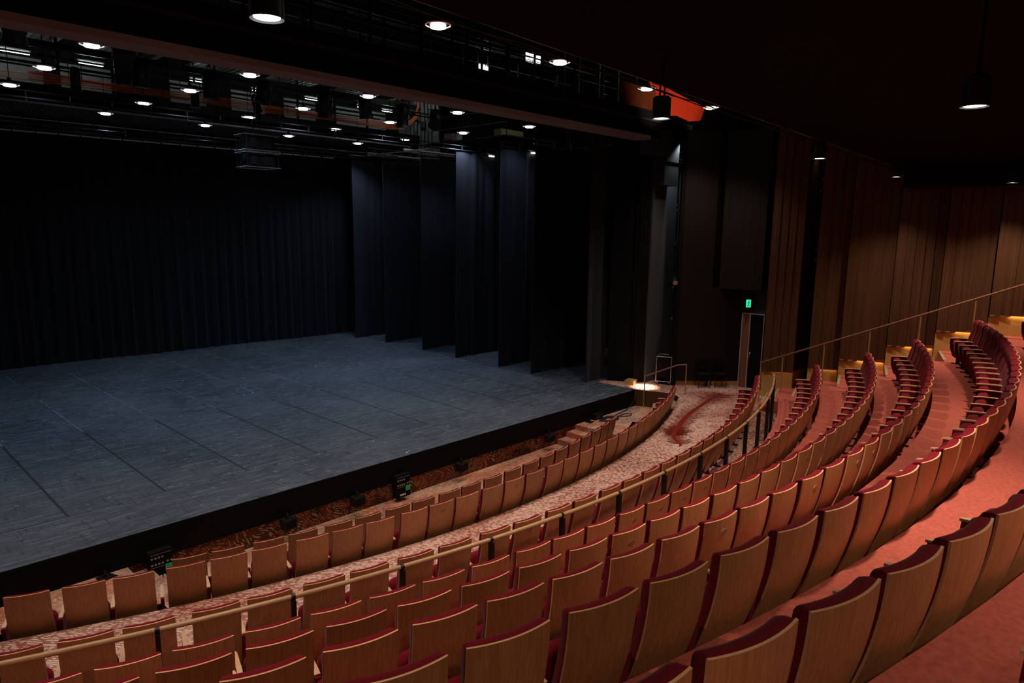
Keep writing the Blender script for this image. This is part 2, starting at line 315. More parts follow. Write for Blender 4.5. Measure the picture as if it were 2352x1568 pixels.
for i in list(range(4, 92))+list(range(92, N-14, 2)):
    p, q = Vector(cen[i]), Vector(cen[i+1]); d = (q-p).normalized(); nrm = Vector((-d.y, d.x))
    for s in (-1, 1):
        ln = (.24+.16*abs(math.sin(i*.09+.6)))*random.uniform(.6, 1.2)
        tip = p+s*nrm*ln-d*ln*.35; mid = p+s*nrm*ln*.55-d*ln*.06
        ribbon(b, [tuple(p), tuple(mid), tuple(tip)], [.022, .016, .004], Z0+.003, 'motif')
for (x, y, r, m) in DISCS:
    r *= .75; vs = [(x+r*math.cos(a*PI/8), y+r*.8*math.sin(a*PI/8), Z0+.003) for a in range(16)]; b.add(vs, [tuple(range(16))], m)
struct(b.obj('floor'))
# raked tiers
edges = dict(D=22.10, E=ROWS['D'][0]+.03, F=ROWS['E'][0]+.03, G=ROWS['F'][0]+.04, H=ROWS['G'][0]+.03, I=ROWS['H'][0]+.03, J=28.52)
FL['J'] = 3.06; seq = 'DEFGHIJ'
for i, k in enumerate(seq):
    R1 = edges[seq[i+1]]+.02 if i < 6 else 33
    prev = Z0 if k == 'D' else FL[seq[i-1]]
    tier(edges[k], R1, FL[k], prev-.25, 'carpet')
# stepped side aisle by the right wall
ST = [(-19.26, -.40), (-19.57, -.23), (-20.1, -.08), (-20.85, .18), (-21.26, .45), (-21.95, .66), (-22.39, .89), (-23.1, 1.17), (-23.6, 1.45), (-24.2, 1.72), (-24.75, 1.99), (-25.3, 2.26), (-25.8, 2.52), (-26.4, 2.8), (-27.0, 3.06)]
b = MB(); sh = lambda x, y: (x, y+(x-10.3)*.29)
for i, (y, z) in enumerate(ST):
    y1 = ST[i+1][0] if i+1 < len(ST) else -31
    b.prism([sh(9.30, y1), sh(12.3, y1), sh(12.3, y), sh(9.30, y)], z-.6, z, 'carpet')
    if i in (0, 1, 2, 4, 6, 8, 10, 12): b.prism([sh(9.6, y-.06), sh(10.86, y-.06), sh(10.86, y+.003), sh(9.6, y+.003)], z+.001, z+.006, 'nosing')
struct(b.obj('floor'))
def cont(px0, px1): pass
# low landing and steps by the stage corner
b = MB(); b.prism([(5.85, -17.55), (5.85, -15.62), (8.9, -15.62), (9.35, -16.9), (8.4, -17.6), (7.0, -18.2)], -1.6, FL['B'], 'low', 'low')
b.box((5.50, -17.2, -1.6), (5.86, -15.62, -1.235), 'low'); b.box((5.15, -17.0, -1.6), (5.51, -15.62, -1.38), 'low')
b.box((5.855, -17.0, FL['B']), (5.90, -16.2, FL['B']+.006), 'nosing'); b.box((5.50, -17.0, -1.235), (5.54, -16.2, -1.229), 'nosing')
d = Vector((.476, -.88)); nn = Vector((.88, .476))
for k, (z, t) in enumerate(((-.92, .25), (-.75, .62))):
    o = Vector((8.86, -16.10))+d*t; q = [o, o-nn*1.3, o-nn*1.3+d*(.4 if k == 0 else .7), o+d*(.4 if k == 0 else .7)]
    b.prism([tuple(v) for v in q], -1.5, z, 'low'); w = [q[0], q[1], q[1]+d*.05, q[0]+d*.05]
    b.prism([tuple(v) for v in w], z, z+.006, 'nosing')
struct(b.obj('floor'))
# matching landing and steps on the left side
b = MB(); b.prism([(-5.85, -15.62), (-5.85, -17.55), (-7.0, -18.2), (-8.4, -17.6), (-9.35, -16.9), (-8.9, -15.62)], -1.6, FL['B'], 'low', 'low')
b.box((-5.86, -17.2, -1.6), (-5.50, -15.62, -1.235), 'low'); b.box((-5.51, -17.0, -1.6), (-5.15, -15.62, -1.38), 'low')
b.box((-5.90, -17.0, FL['B']), (-5.855, -16.0, FL['B']+.006), 'nosing'); struct(b.obj('floor'))
# kerb under the upper landing (dark timber face)
b = MB(); b.prism([(8.86, -15.70), (9.25, -16.76), (9.33, -16.74), (8.94, -15.68)], -1.12, Z0-.012, 'panel'); struct(b.obj('trim_1'))

# stage: overhanging deck, black drop, seams and tape
st = thing('stage', 'wide dark blue-grey vinyl stage platform with black front edge', 'stage', (0, -15.7, Z0))
def off(o): o.location = -Vector((0, -15.7, Z0)); return o
b = MB(); b.prism([(-16, -15.7), (8.86, -15.7), (8.86, -14.2), (14.4, -14.2), (14.4, 5), (-16, 5)], Z0-.12, Z0, 'deck', 'fascia'); deckmb = b
b = MB(); b.box((-16, -15.73, -1.10), (8.86, -15.68, Z0-.004), 'fascia'); off(b.obj('front_drop', st))
b = deckmb; xs = [-6.27+1.60*k for k in range(-5, 12)]
for x in xs:
    b.box((x-.022, -14.2, Z0), (x+.022, -8.9, Z0+.0015), 'seam')
    y = -8.9
    while y < .6:
        y2 = y+random.uniform(.2, 1.4)
        if random.random() < .75: b.box((x-.008, y, Z0), (x+.008, min(y2, .7), Z0+.0015), 'seaml')
        y = y2+random.uniform(.02, .3)
x = -15.5
while x < 8.4:
    x2 = x+random.uniform(.3, 1.6)
    b.box((x, -14.245, Z0), (x2, -14.232, Z0+.0015), 'seaml'); b.box((x, -14.232, Z0), (x2+.1, -14.19, Z0+.0012), 'seam'); x = x2+random.uniform(.0, .1)
x = -15.8
while x < 8.7:
    x2 = x+random.uniform(.1, .8); b.box((x, -15.70, Z0), (x2, -15.688, Z0+.003), 'seaml'); x = x2+random.uniform(.02, .25)
for (x, y, s) in TAPES:
    a = random.uniform(0, PI); c, s_ = math.cos(a), math.sin(a); w, h = s, s*.35
    vs = [(x+c*u*w-s_*v*h, y+s_*u*w+c*v*h, Z0+.002) for u, v in ((-1, -1), (1, -1), (1, 1), (-1, 1))]; b.add(vs, [(0, 1, 2, 3)], 'tape')
off(b.obj('deck', st))
# wall under the stage edge, dressed in the same picture carpet
b = MB(); b.box((-16, -15.62, -1.7), (8.86, -15.5, Z0-.1), 'mural'); struct(b.obj('wall_front'))
# outer shell of the house, all black
b = MB(); b.box((-16.2, -31.2, -2), (-16, 6.4, 13.2), 'matte'); struct(b.obj('wall_left'))
b = MB(); b.box((-16.2, 6.2, -2), (16.2, 6.4, 13.2), 'matte'); struct(b.obj('wall_back'))
b = MB(); b.box((-16.2, -31.4, -2), (16.2, -31.2, 13.2), 'matte'); struct(b.obj('wall_rear'))
b = MB(); b.box((16, -31.2, -2), (16.2, 6.4, 13.2), 'matte'); struct(b.obj('wall_right'))
b = MB(); b.box((-16.2, -31.4, 13.2), (16.2, 6.4, 13.4), 'matte'); struct(b.obj('ceiling'))
b = MB(); b.box((-16.2, -31.4, -2.2), (16.2, 6.4, -2.0), 'matte'); struct(b.obj('floor'))
cz = lambda x: 6.38-.0246*x
b = MB(); b.prism([(-16, -22.0), (12.8, -22.0), (12.8, -31.2), (-16, -31.2)], [cz(-16), cz(12.8), cz(12.8), cz(-16)], [cz(-16)+.5, cz(12.8)+.5, cz(12.8)+.5, cz(-16)+.5], 'ceil'); struct(b.obj('ceiling'))
b = MB(); b.box((10.72, -31.2, 5.56), (12.8, -22.25, 6.6), 'matte'); struct(b.obj('trim_2'))

# right wall: saw-tooth timber panels over a brass plinth lit from behind
def flute(l, r, k):
    l, r = Vector(l), Vector(r); d = (r-l); nrm = Vector((d.y, -d.x)).normalized()*-1; n = max(2, int(d.length/.21)); pts = []
    if nrm.x > 0: nrm = -nrm
    for i in range(n):
        a = l+d*(i/n); c = l+d*((i+1)/n); pts += [tuple(a-nrm*k), tuple(c+nrm*0)]
    return pts
def panel(l, r, zl, zr, ztop, mat='panel', k=.028, plinth=True, strip=0, zf=None, xb=12.7):
    pts = flute(l, r, k); n = len(pts); z0 = [zl+(zr-zl)*i/(n-1) for i in range(n)]
    b = MB(); b.prism(pts+[(xb, r[1]), (xb, l[1])], z0+[zr, zl], ztop, mat); p = struct(b.obj('wall_right'))
    if plinth:
        L, R_ = Vector(l), Vector(r); dd = (R_-L).normalized(); nr = Vector((-dd.y, dd.x)); nr = nr if nr.x > 0 else -nr
        L2, R2 = L+nr*.07, R_+nr*.07
        b = MB(); b.prism([tuple(L2), tuple(R2), (xb, r[1]), (xb, l[1])], zf if zf is not None else zl-.9, [zl, zr, zr, zl], 'gold'); struct(b.obj('baseboard_right'))
    if strip:
        mid = (L+R_)/2+nr*.035; a = math.atan2((R_-L).y, (R_-L).x)
        lamp('AREA', 'plinth_strip_light', (mid.x, mid.y, (zl+zr)/2-.012), strip, AMBER, None, (0, 0, a), (R_-L).length*.96, sy=.05)
    return p
PAN = [((10.9, -18.87), (11.2, -19.69), .20, .28, 7.6, 'panel', P_STRIP*.08), ((10.9, -20.22), (11.2, -20.94), .50, .54, 7.6, 'panel', P_STRIP*.25),
       ((10.9, -21.05), (11.2, -22.12), .83, 1.0, 7.6, 'panel', P_STRIP), ((10.9, -22.22), (11.2, -23.24), 1.38, 1.54, 5.56, 'panel', P_STRIP),
       ((10.9, -23.32), (11.2, -24.33), 1.89, 2.07, 5.56, 'panel', P_STRIP*1.2), ((10.9, -24.40), (11.2, -25.42), 2.41, 2.56, 5.56, 'panel', P_STRIP*1.4),
       ((10.9, -25.5), (11.2, -26.5), 2.93, 3.08, 5.56, 'panel', P_STRIP), ((10.9, -26.6), (11.2, -27.8), 3.4, 3.55, 5.56, 'panel', P_STRIP)]
for l, r, zl, zr, zt, mt, sp in PAN: panel(l, r, zl, zr, zt, mt, strip=sp)
panel((10.30, -16.28), (11.06, -17.0), -.42, -.42, 7.45, 'darkpanel', .006, zf=-.6)
panel((11.22, -17.15), (11.5, -18.42), 2.6, 2.6, 7.45, 'darkpanel', .006, plinth=False)
b = MB(); b.prism([(11.06, -17.0), (11.80, -17.72), (12.7, -17.72), (12.7, -17.0)], -.42, 2.62, 'darkpanel')
b.prism([(11.08, -17.03), (11.80, -17.74), (12.7, -17.74), (12.7, -17.0)], -.6, -.42, 'gold'); b.box((12.2, -20.3, -.8), (12.6, -17.0, 7.6), 'matte')
b.box((11.75, -18.87, -.6), (12.3, -18.50, 7.5), 'brownblack'); b.box((11.75, -18.5, 1.86), (12.3, -17.72, 2.7), 'brownblack'); struct(b.obj('wall_right'))
b = MB(); b.prism([(10.22, -16.22), (10.32, -16.30), (10.42, -16.20), (10.32, -16.12)], Z0, 7.45, 'matte'); struct(b.obj('trim_3'))
# exit doorway
dr = MB(); dr.box((11.72, -18.03, Z0), (11.78, -17.78, 1.82), 'doorwood'); dr = struct(dr.obj('door_1'))
b = MB(); b.box((11.70, -17.79, Z0), (11.79, -17.755, 1.84), 'alu'); b.box((11.70, -18.05, Z0), (11.79, -18.02, 1.82), 'alu'); b.box((11.70, -18.50, Z0), (11.79, -18.475, 1.84), 'alu'); b.box((11.70, -18.50, 1.82), (11.79, -17.77, 1.85), 'alu'); b.obj('door_frame', dr)
b = MB(); b.tube([(11.70, -18.12, .45), (11.66, -18.12, .45), (11.66, -18.12, .60), (11.70, -18.12, .60)], .012, 'steel'); b.obj('door_handle', dr)
b = MB(); b.box((11.80, -18.47, Z0), (11.84, -18.05, 1.82), 'matte'); b.obj('doorway_dark', dr)  # flat black sheet stands for the dark of the open doorway

# proscenium side: black return, grey lit recess
b = MB(); b.prism([(9.55, -14.75), (9.85, -15.15), (9.95, -15.3), (12.3, -15.3), (12.3, -14.3), (9.3, -14.3)], Z0, 7.9, 'matte'); struct(b.obj('wall_side'))
b = MB(); b.box((9.98, -15.36, Z0), (12.2, -15.30, 7.3), 'greywall'); struct(b.obj('wall_side'))
b = MB(); b.box((12.0, -16.9, Z0), (12.3, -15.3, 7.5), 'greywall'); struct(b.obj('wall_side'))
b = MB()
for x in (9.62, 9.72, 9.80): b.box((x, -15.22, Z0), (x+.035, -15.12, 6.2), 'darkpanel')
struct(b.obj('trim_4'))
# ---------------------------------------------------------------- theatre seats
SW = .47; PITCH = .565; HT = 1.05
def fwd(h): t = HT-h; return .02*t+.28*t*t
def shell_mesh():
    b = MB(); nx, nh = 10, 12; z0, z1 = .15, HT; T = .013
    def P(i, j, o):
        u = -1+2*i/nx; h = z0+(z1-z0)*j/nh; return (u*SW/2, fwd(h)-.036*(1-u*u)+o, h)
    rear = [[P(i, j, 0) for j in range(nh+1)] for i in range(nx+1)]; front = [[P(i, j, T) for j in range(nh+1)] for i in range(nx+1)]
    b.sheet(rear, 'seatwood'); b.sheet([list(reversed(r)) for r in front], 'seatwood')
    def strip(A, B, m='edge2'): n = len(A); b.add(A+B, [(i, i+1, n+i+1, n+i) for i in range(n-1)], m)
    strip([r[-1] for r in rear], [r[-1] for r in front], 'edge'); strip([r[0] for r in front], [r[0] for r in rear])
    strip(front[0], rear[0]); strip(rear[-1], front[-1]); return b
def back_cushion():
    b = MB(); nx, nh = 16, 20; z0, z1 = .33, HT-.003; g = []
    def prof(t): return max(0, 1-abs(t)**22)**.5
    for i in range(nx+1):
        u = math.sin(PI/2*(-1+2*i/nx)); row = []
        for j in range(nh+1):
            v = math.sin(PI/2*(-1+2*j/nh)); h = z0+(z1-z0)*(v+1)/2
            th = .092*prof(u*.999)**.8*prof(v*.999)**.8
            if abs(h-.84) < .025: th *= .86
            row.append((u*(SW/2-.004), fwd(h)-.036*(1-u*u)+.013+th, h))
        g.append(row)
    b.sheet([list(reversed(r)) for r in g], 'velvet')
    rear = [[(p[0], fwd(p[2])-.036*(1-(p[0]/(SW/2-.004))**2)+.012, p[2]) for p in r] for r in g]
    def strip(A, B): n = len(A); b.add(A+B, [(i, i+1, n+i+1, n+i) for i in range(n-1)], 'velvet', True)
    strip([r[-1] for r in rear], [r[-1] for r in g]); strip([r[0] for r in g], [r[0] for r in rear])
    strip(g[0], rear[0]); strip(rear[-1], g[-1]); return b
def superell(b, c, r, mat, e=.35, nu=18, nv=10, mtx=None):
    def sp(v, e): return math.copysign(abs(v)**e, v)
    vs = []
    for j in range(nv+1):
        ph = -PI/2+PI*j/nv
        for i in range(nu):
            th = 2*PI*i/nu; p = Vector((r[0]*sp(math.cos(ph), e)*sp(math.cos(th), e), r[1]*sp(math.cos(ph), e)*sp(math.sin(th), e), r[2]*sp(math.sin(ph), e)))
            if mtx: p = mtx @ p
            vs.append(p+Vector(c))
    fs = [(j*nu+i, j*nu+(i+1) % nu, (j+1)*nu+(i+1) % nu, (j+1)*nu+i) for j in range(nv) for i in range(nu)]
    b.add(vs, fs, mat, True); return b
def tip_up():                                  # seat cushion folded up, underside to the front
    b = MB(); mt = Matrix.Rotation(rad(-14), 4, 'X')
    superell(b, (0, .35, .385), (.222, .074, .215), 'velvet', .42, mtx=mt)
    vs = b.v[:]; b.v = [(x*(1-.18*max(0, (z-.5)/.14)**2), y, z) for x, y, z in vs]; return b
def bolt():
    b = MB(); b.tube([(-.03, .435, .545), (-.03, .455, .553)], [.013, .009], 'steel', 8); return b
def arm_cap():
    b = MB(); n = 8; top = []
    for i in range(n+1):
        t = i/n; y = .13+.37*t; z = .612-.010*t-.010*(abs(2*t-1)**3); w = .023*(1-.35*max(0, (t-.85)/.15)**2)
        top.append((y, z, w))
    vs = []
    for y, z, w in top: vs += [(-w, y, z), (w, y, z), (w, y, z-.018), (-w, y, z-.018)]
    fs = [(4*i+k, 4*i+(k+1) % 4, 4*i+4+(k+1) % 4, 4*i+4+k) for i in range(n) for k in range(4)]+[(3, 2, 1, 0), (4*n, 4*n+1, 4*n+2, 4*n+3)]
    b.add(vs, fs, 'arm'); return b
def side_pad():
    pts = [(.10, .588), (.485, .58), (.49, .50), (.47, .34), (.41, .18), (.31, .11), (.20, .16), (.13, .40)]; b = MB(); n = len(pts); w = .022
    vs = [(-w, y, z) for y, z in pts]+[(w, y, z) for y, z in pts]; b.add(vs, [tuple(range(n)), tuple(reversed(range(n, 2*n)))], 'velvet')
    b.add(vs, [(i, n+i, n+(i+1) % n, (i+1) % n) for i in range(n)], 'velvet'); return b
def foot():
    b = MB(); b.box((-.018, .25, .02), (.018, .33, .30), 'black'); b.box((-.03, .17, 0), (.03, .42, .022), 'black')
    b.box((-.012, .16, .22), (.012, .30, .26), 'black'); return b
def badge_mesh():
    b = MB(); n = 18; h0 = HT-.125
    vs = [(.044*math.cos(2*PI*k/n), fwd(h0)-.036-.004, h0+.024*math.sin(2*PI*k/n)) for k in range(n)]+[(.044*math.cos(2*PI*k/n), fwd(h0)-.033, h0+.024*math.sin(2*PI*k/n)) for k in range(n)]
    b.add(vs, [tuple(range(n))], 'handwood'); b.add(vs, [(k, n+k, n+(k+1) % n, (k+1) % n) for k in range(n)], 'edge'); return b
seat = thing('theatre_seat', 'seat', 'seat')
shell_mesh().obj('wooden_back', seat); back_cushion().obj('back_cushion', seat); tip_up().obj('seat_cushion', seat)
bo = bolt().obj('bolt', seat); arm_cap().obj('armrest', seat, (-PITCH/2, 0, 0)); side_pad().obj('side_panel', seat, (-PITCH/2, 0, 0)); foot().obj('pedestal', seat, (-PITCH/2, 0, 0))
bd = badge_mesh().obj('badge', seat)
ae = D.objects.new('armrest', seat.children[4].data)
ROWN = dict(A='row nearest the stage', B='second row from stage', C='row before the wooden rail', D='first row behind rail', E='second row behind rail', F='third row behind rail', G='fourth row behind rail', H='fifth row behind rail', I='rearmost row')
parts = {c.name.split('.')[0]: c for c in seat.children}
def put_seat(R, a, z, label, group, badge, end, half=PITCH/2):
    r = D.objects.new('theatre_seat', None); COL.objects.link(r); r.empty_display_size = .1
    r.location = pol(R, a, z); r.rotation_euler = (0, 0, a); tag(r, label, 'seat', group)
    for k, p in parts.items():
        if k == 'badge' and not badge: continue
        c = p.copy(); COL.objects.link(c); c.parent = r
        if k in ('armrest', 'side_panel', 'pedestal'): c.location = (-half, 0, 0)
        if k == 'badge': c['label'] = 'small oval plate'
        if end and k in ('armrest', 'side_panel', 'pedestal'):
            c = p.copy(); COL.objects.link(c); c.parent = r; c.location = (PITCH/2, 0, 0)
for row, (R, H, angs) in ROWS.items():
    z = FL[row]
    if row == 'I':
        for j, a in enumerate((-.249, -.229)):
            put_seat(R, a, z, ['red tipped-up theatre seat at lower right corner, rearmost row', 'red theatre seat next to corner seat, rearmost row, right edge'][j], 'seats in the rearmost row', False, False)
        continue
    n = len(angs)
    for j, a in enumerate(angs):
        k = n-j
        if row == 'H' and 9 <= j < n-2: continue
        if row == 'H' and j < 9: lab = 'red theatre seat with wooden back, %s from lower left, nearest complete row' % ORD[j+1]
        elif row == 'H': lab = 'red theatre seat %s, fifth row behind rail' % ('at the aisle end near right edge' if k == 1 else 'second from aisle end near right edge')
        elif k == 1: lab = 'red theatre seat with wooden back at aisle end, %s' % ROWN[row]
        else: lab = 'red theatre seat with wooden back, %s from aisle end, %s' % (ORD[k], ROWN[row])
        put_seat(R, a, z, lab, 'seats in the '+ROWN[row], (row, j) in BADGE, j == n-1, R*((a-angs[j-1]) if j else (angs[1]-a))/2)
for c in list(seat.children): D.objects.remove(c)
D.objects.remove(ae); D.objects.remove(seat)

# ---------------------------------------------------------------- rails
rr = thing('guard_rail', 'long curved wooden guard rail on black posts behind the cross aisle row', 'railing', pol(21.95, 0, Z0))
def inv(o, loc): o.location = -Vector(loc); return o
L0 = pol(21.95, 0, Z0)
b = MB(); a0, a1 = rad(-25.6), rad(24.0); n = 100
b.tube([pol(21.95, a0+(a1-a0)*i/n, .60) for i in range(n+1)], .027, 'railwood', 12); inv(b.obj('rail', rr), L0)
PA = [-25.3, -22.0, -18.7, -15.4, -12.2, -9.0, -5.85, -2.7, .5, 3.8, 7.0, 10.2, 13.2, 16.6, 19.8, 22.9]
for d_ in PA:
    a = rad(d_); b = MB(); mt = Matrix.Translation(pol(21.95, a, 0)) @ Matrix.Rotation(a, 4, 'Z')
    b.box((-.022, -.045, Z0), (.022, .03, .565), 'black', mt); b.tube([mt @ Vector((x, 0, .60)) for x in (-.022, .022)], .030, 'black', 12)
    inv(b.obj('post', rr), L0)
hr = thing('handrail', 'long sloping timber handrail on brass posts up the right side aisle', 'railing', (10.4, -19.05, Z0))
H0 = Vector((10.4, -19.05, Z0)); hz = lambda y: .585+(-19.05-y)*.449
b = MB(); b.tube([(10.4, y, hz(y)) for y in (-19.05, -22, -25.3, -28)], .024, 'handwood', 10); inv(b.obj('rail', hr), H0)
def stepz(y):
    z = Z0
    for yy, zz in ST:
        if y <= yy: z = zz
    return z
for y in (-19.05, -19.68, -20.8, -21.93, -23.06, -24.18, -25.3, -26.4):
    b = MB(); b.box((10.385, y-.014, stepz(y)), (10.415, y+.014, hz(y)-.02), 'brass'); inv(b.obj('post', hr), H0)
hr = thing('handrail', 'short brass handrail beside the steps at the stage corner', 'railing', (8.84, -16.06, FL['B']))
H0 = Vector((8.84, -16.06, FL['B'])); b = MB()
b.tube([(8.84, -16.06, -.08), (9.30, -16.92, .34), (9.43, -17.15, .37)], .022, 'handwood', 10); inv(b.obj('rail', hr), H0)
b = MB(); b.box((8.826, -16.074, FL['B']), (8.854, -16.046, -.09), 'brass'); inv(b.obj('post', hr), H0)
b = MB(); b.box((9.416, -17.164, Z0), (9.444, -17.136, .37), 'brass'); inv(b.obj('post', hr), H0)

# ---------------------------------------------------------------- stage curtains
def drape(x0, x1, y0, y1, z0, z1, amp, wl, seed, mat='curtain', kick=0, res=.05, hem=.03):
    rnd = random.Random(seed); n = int(abs(x1-x0)/res); ph = [rnd.uniform(0, 6.28) for _ in range(6)]; b = MB(); g = []
    for i in range(n+1):
        x = x0+(x1-x0)*i/n; f = i/n; col = []
        for j in range(15):
            t = j/14; s = .55+.45*t
            w = amp*s*(math.sin(x/wl*6.283+1.3*math.sin(x*.9+ph[0])+ph[1])+.5*math.sin(x/wl*6.283*1.73+ph[2])+.35*math.sin(x/wl*14+ph[3]+t*2))
            w += amp*1.2*math.sin(x*1.1+ph[4])*t*t
            xx = x-kick*(t**6)*(1-f)**6*.5
            z = z1+(z0-z1)*t+(hem*math.sin(x*2.1+ph[5])*.3 if j == 14 else 0)
            col.append((xx, y0+(y1-y0)*f+w-kick*(t**8)*(1-f)**8*.4, z))
        g.append(col)
    b.sheet(g, mat, True, (0, .02, 0)); return b
tag(drape(-9.5, 10.6, 1.22, .30, Z0+.01, 7.35, .055, .42, 3).obj('backdrop_curtain'), 'full-width pleated black backdrop curtain at the rear of the stage', 'curtain')
LEGS = [(8.18, -1.21, 7.25), (8.47, -3.08, 7.15), (8.41, -5.66, 7.1), (8.24, -7.95, 7.17), (8.25, -10.24, 7.13), (8.25, -11.88, 7.09), (8.50, -14.0, 7.05)]
LN = ['rearmost black side curtain with a pale lit edge, beside the backdrop', 'second black side curtain from the backdrop', 'third black side curtain from the backdrop, very dark', 'fourth black side curtain from the backdrop with a bright lit edge', 'fifth black side curtain from the backdrop', 'sixth black side curtain from the backdrop, under a steel batten', 'seventh black side curtain, closest to the seats']
for i, (x, y, z) in enumerate(LEGS):
    x1 = 11.9 if i < 6 else 9.6
    tag(drape(x, x1, y, y+.02, Z0+.01, z, .030 if i < 6 else .015, .8, 20+i, 'legcloth', kick=.16 if i != 6 else .05, res=.04).obj('leg_curtain'), LN[i], 'curtain', 'side curtains of the stage')
# battens the curtains hang from
BT = [(-1.21, -9.6, 12.2), (-3.08, -9.6, 9.3), (-5.66, 8.3, 12.2), (-7.95, -9.6, 12.2), (-10.24, 8.2, 12.2), (-11.88, 8.15, 12.2), (-14.0, 8.4, 10.2)]
BL = ['long pipe batten over the rearmost side curtain', 'long thin batten over the second side curtain', 'short batten over the third side curtain', 'long black pipe batten over the fourth side curtain', 'short batten over the fifth side curtain', 'short steel batten over the sixth side curtain', 'short batten over the side curtain closest to the seats']
for i, (y, xa, xb) in enumerate(BT):
    z = LEGS[i][2]+.07; t = thing('batten', BL[i], 'batten', (xa, y, z), group='curtain battens'); b = MB()
    b.tube([(0, 0, 0), (xb-xa, 0, 0)], .03, 'black' if i in (3, 4) else 'steel' if i == 5 else 'black', 8); b.tube([(0, .03, .16), (xb-xa, .03, .16)], .02, 'steel' if i in (1, 5) else 'black', 6); x = .15
    while x < xb-xa: b.box((x-.01, -.015, -.08), (x+.01, .045, .17), 'black'); x += .9
    
    for x in (.35, (xb-xa)*.5, xb-xa-.35): b.tube([(x, 0, .1), (x, 0, 1.5)], .006, 'black', 5, cap=False)
    b.obj('pipe', t)
t = thing('curtain_track', 'long pale segmented curtain track above the backdrop curtain', 'track', (-9.5, 1.15, 7.42))
b = MB(); x = 0
while x < 17.3: b.box((x, -.02-.046*x, -.02), (x+.62, .02-.046*x, .022), 'ring'); x += .66
b.obj('track_rail', t); b = MB(); b.prism([(0, .05), (19.6, -.85), (19.6, -.75), (0, .15)], .03, .09, 'black'); b.obj('support_bar', t)

# ---------------------------------------------------------------- lamps
def worklight(loc, label, warm=False):
    t = thing('work_light', label, 'light', loc, group='round caged work lights')
    b = MB(); b.cyl((0, 0, .05), .165, .05, 'black', 20, .10); b.cyl((0, 0, .10), .05, .10, 'black', 10); b.obj('housing', t)
    b = MB(); b.cyl((0, 0, 0), .135, .04, 'lensw' if warm else 'lens', 24); b.obj('lens', t)
    b = MB(); n = 28; R = .22
    b.tube([(R*math.cos(2*PI*k/n), R*math.sin(2*PI*k/n), .05) for k in range(n)], .015, 'ring', 6, close=True)
    for k in range(5): a = k*2*PI/5+.4; b.tube([(.15*math.cos(a), .15*math.sin(a), .065), (.235*math.cos(a), .235*math.sin(a), .05)], .012, 'black', 5)
    b.obj('guard_ring', t)
    b = MB(); b.tube([(0, 0, .2), (0, 0, 1.12)], .01, 'black', 6); b.obj('stem', t)
    return t
WK = [[(-.48-.0, -17.24), (3.09, -17.15), (6.75, -17.04), (10.35, -16.97)], [(-4.31, -10.77), (-.84, -10.57), (2.64, -10.51), (6.11, -10.41), (9.81, -10.15)], [(-4.44, -7.55), (-1.02, -7.4), (2.51, -7.19), (5.96, -7.03), (9.41, -7.05)],
      [(-4.54, -4.39), (-1.15, -4.2), (2.21, -4.1), (5.7, -3.93), (9.26, -3.64)], [(-1.3, -1.08), (2.04, -.98), (5.54, -.69), (8.79, -.81)]]
def rescale(x, y, z0, z1): f = (z1-CAM[2])/(z0-CAM[2]); return (CAM[0]+(x-CAM[0])*f, CAM[1]+(y-CAM[1])*f, z1)
RN = ['auditorium row above the seats', 'row nearest the stage front', 'middle stage row', 'third row over the stage', 'rear row by the backdrop']
proto = {}
OUT = {0: [(-4.1, -17.3), (-7.7, -17.4)], 1: [(-8.0, -10.9)], 2: [(-8.0, -7.7)], 3: [(-8.1, -4.5)]}
for i, r in enumerate(WK):
    for j, (x, y) in enumerate(r):
        loc = rescale(x, y, 8, 7.8); warm = i == 0
        lab = 'round %s caged work light, %s from left, %s' % ('warm' if warm else 'cool white', ORD[j+1], RN[i])
        if warm not in proto: proto[warm] = t = worklight(loc, lab, warm)
        else: t = dup(proto[warm], loc, .7*j, lab)
        lamp('SPOT', 'beam', (0, 0, -.03), (P_WARMWORK*(1, 1, .6, .08)[j]) if warm else P_WORK*(0, 1.7, 1.2, .75, .42)[i]*({(1, 4): .06, (2, 4): 4.0, (4, 3): 12}.get((i, j), 1)), WARMW if warm else COOL, t, size=.15, angle=104 if warm else 122, blend=.7)
for i, r in enumerate(WK):
    P = [rescale(x, y, 8, 8.0) for x, y in r]; a, c = Vector(rescale(*r[0], 8, 7.8)), Vector(rescale(*r[-1], 8, 7.8)); d = (c-a).normalized()
    b = MB(); q0, q1 = a-d*(6 if i else 9), c+d*1.2; q0.x = max(q0.x, -15.6); q0.z = q1.z = 8.93; b.tube([q0]+[(rescale(x, y, 8, 7.8)[0], rescale(x, y, 8, 7.8)[1], 8.93) for x, y in r]+[q1], .028, 'black', 8)
    for k in range(5): q = q0.lerp(q1, .06+.22*k); b.tube([q, (q.x, q.y, 13.19)], .012, 'black', 5)
    tag(b.obj('lamp_pipe'), 'black pipe carrying the round work lights, '+RN[i], 'pipe')
for i, ps in OUT.items():          # lamps of the same rows beyond the left picture edge
    for k, (x, y) in enumerate(ps):
        t = dup(proto[i == 0], rescale(x, y, 8, 7.8), .3, 'round caged work light beyond the left picture edge, %s%s' % (RN[i], ', farther one' if k else ''))
        lamp('SPOT', 'beam', (0, 0, -.03), P_WARMWORK*.8 if i == 0 else P_WORK*(0, 1.9, 1.3, .6)[i], WARMW if i == 0 else COOL, t, size=.15, angle=104 if i == 0 else 122, blend=.7)
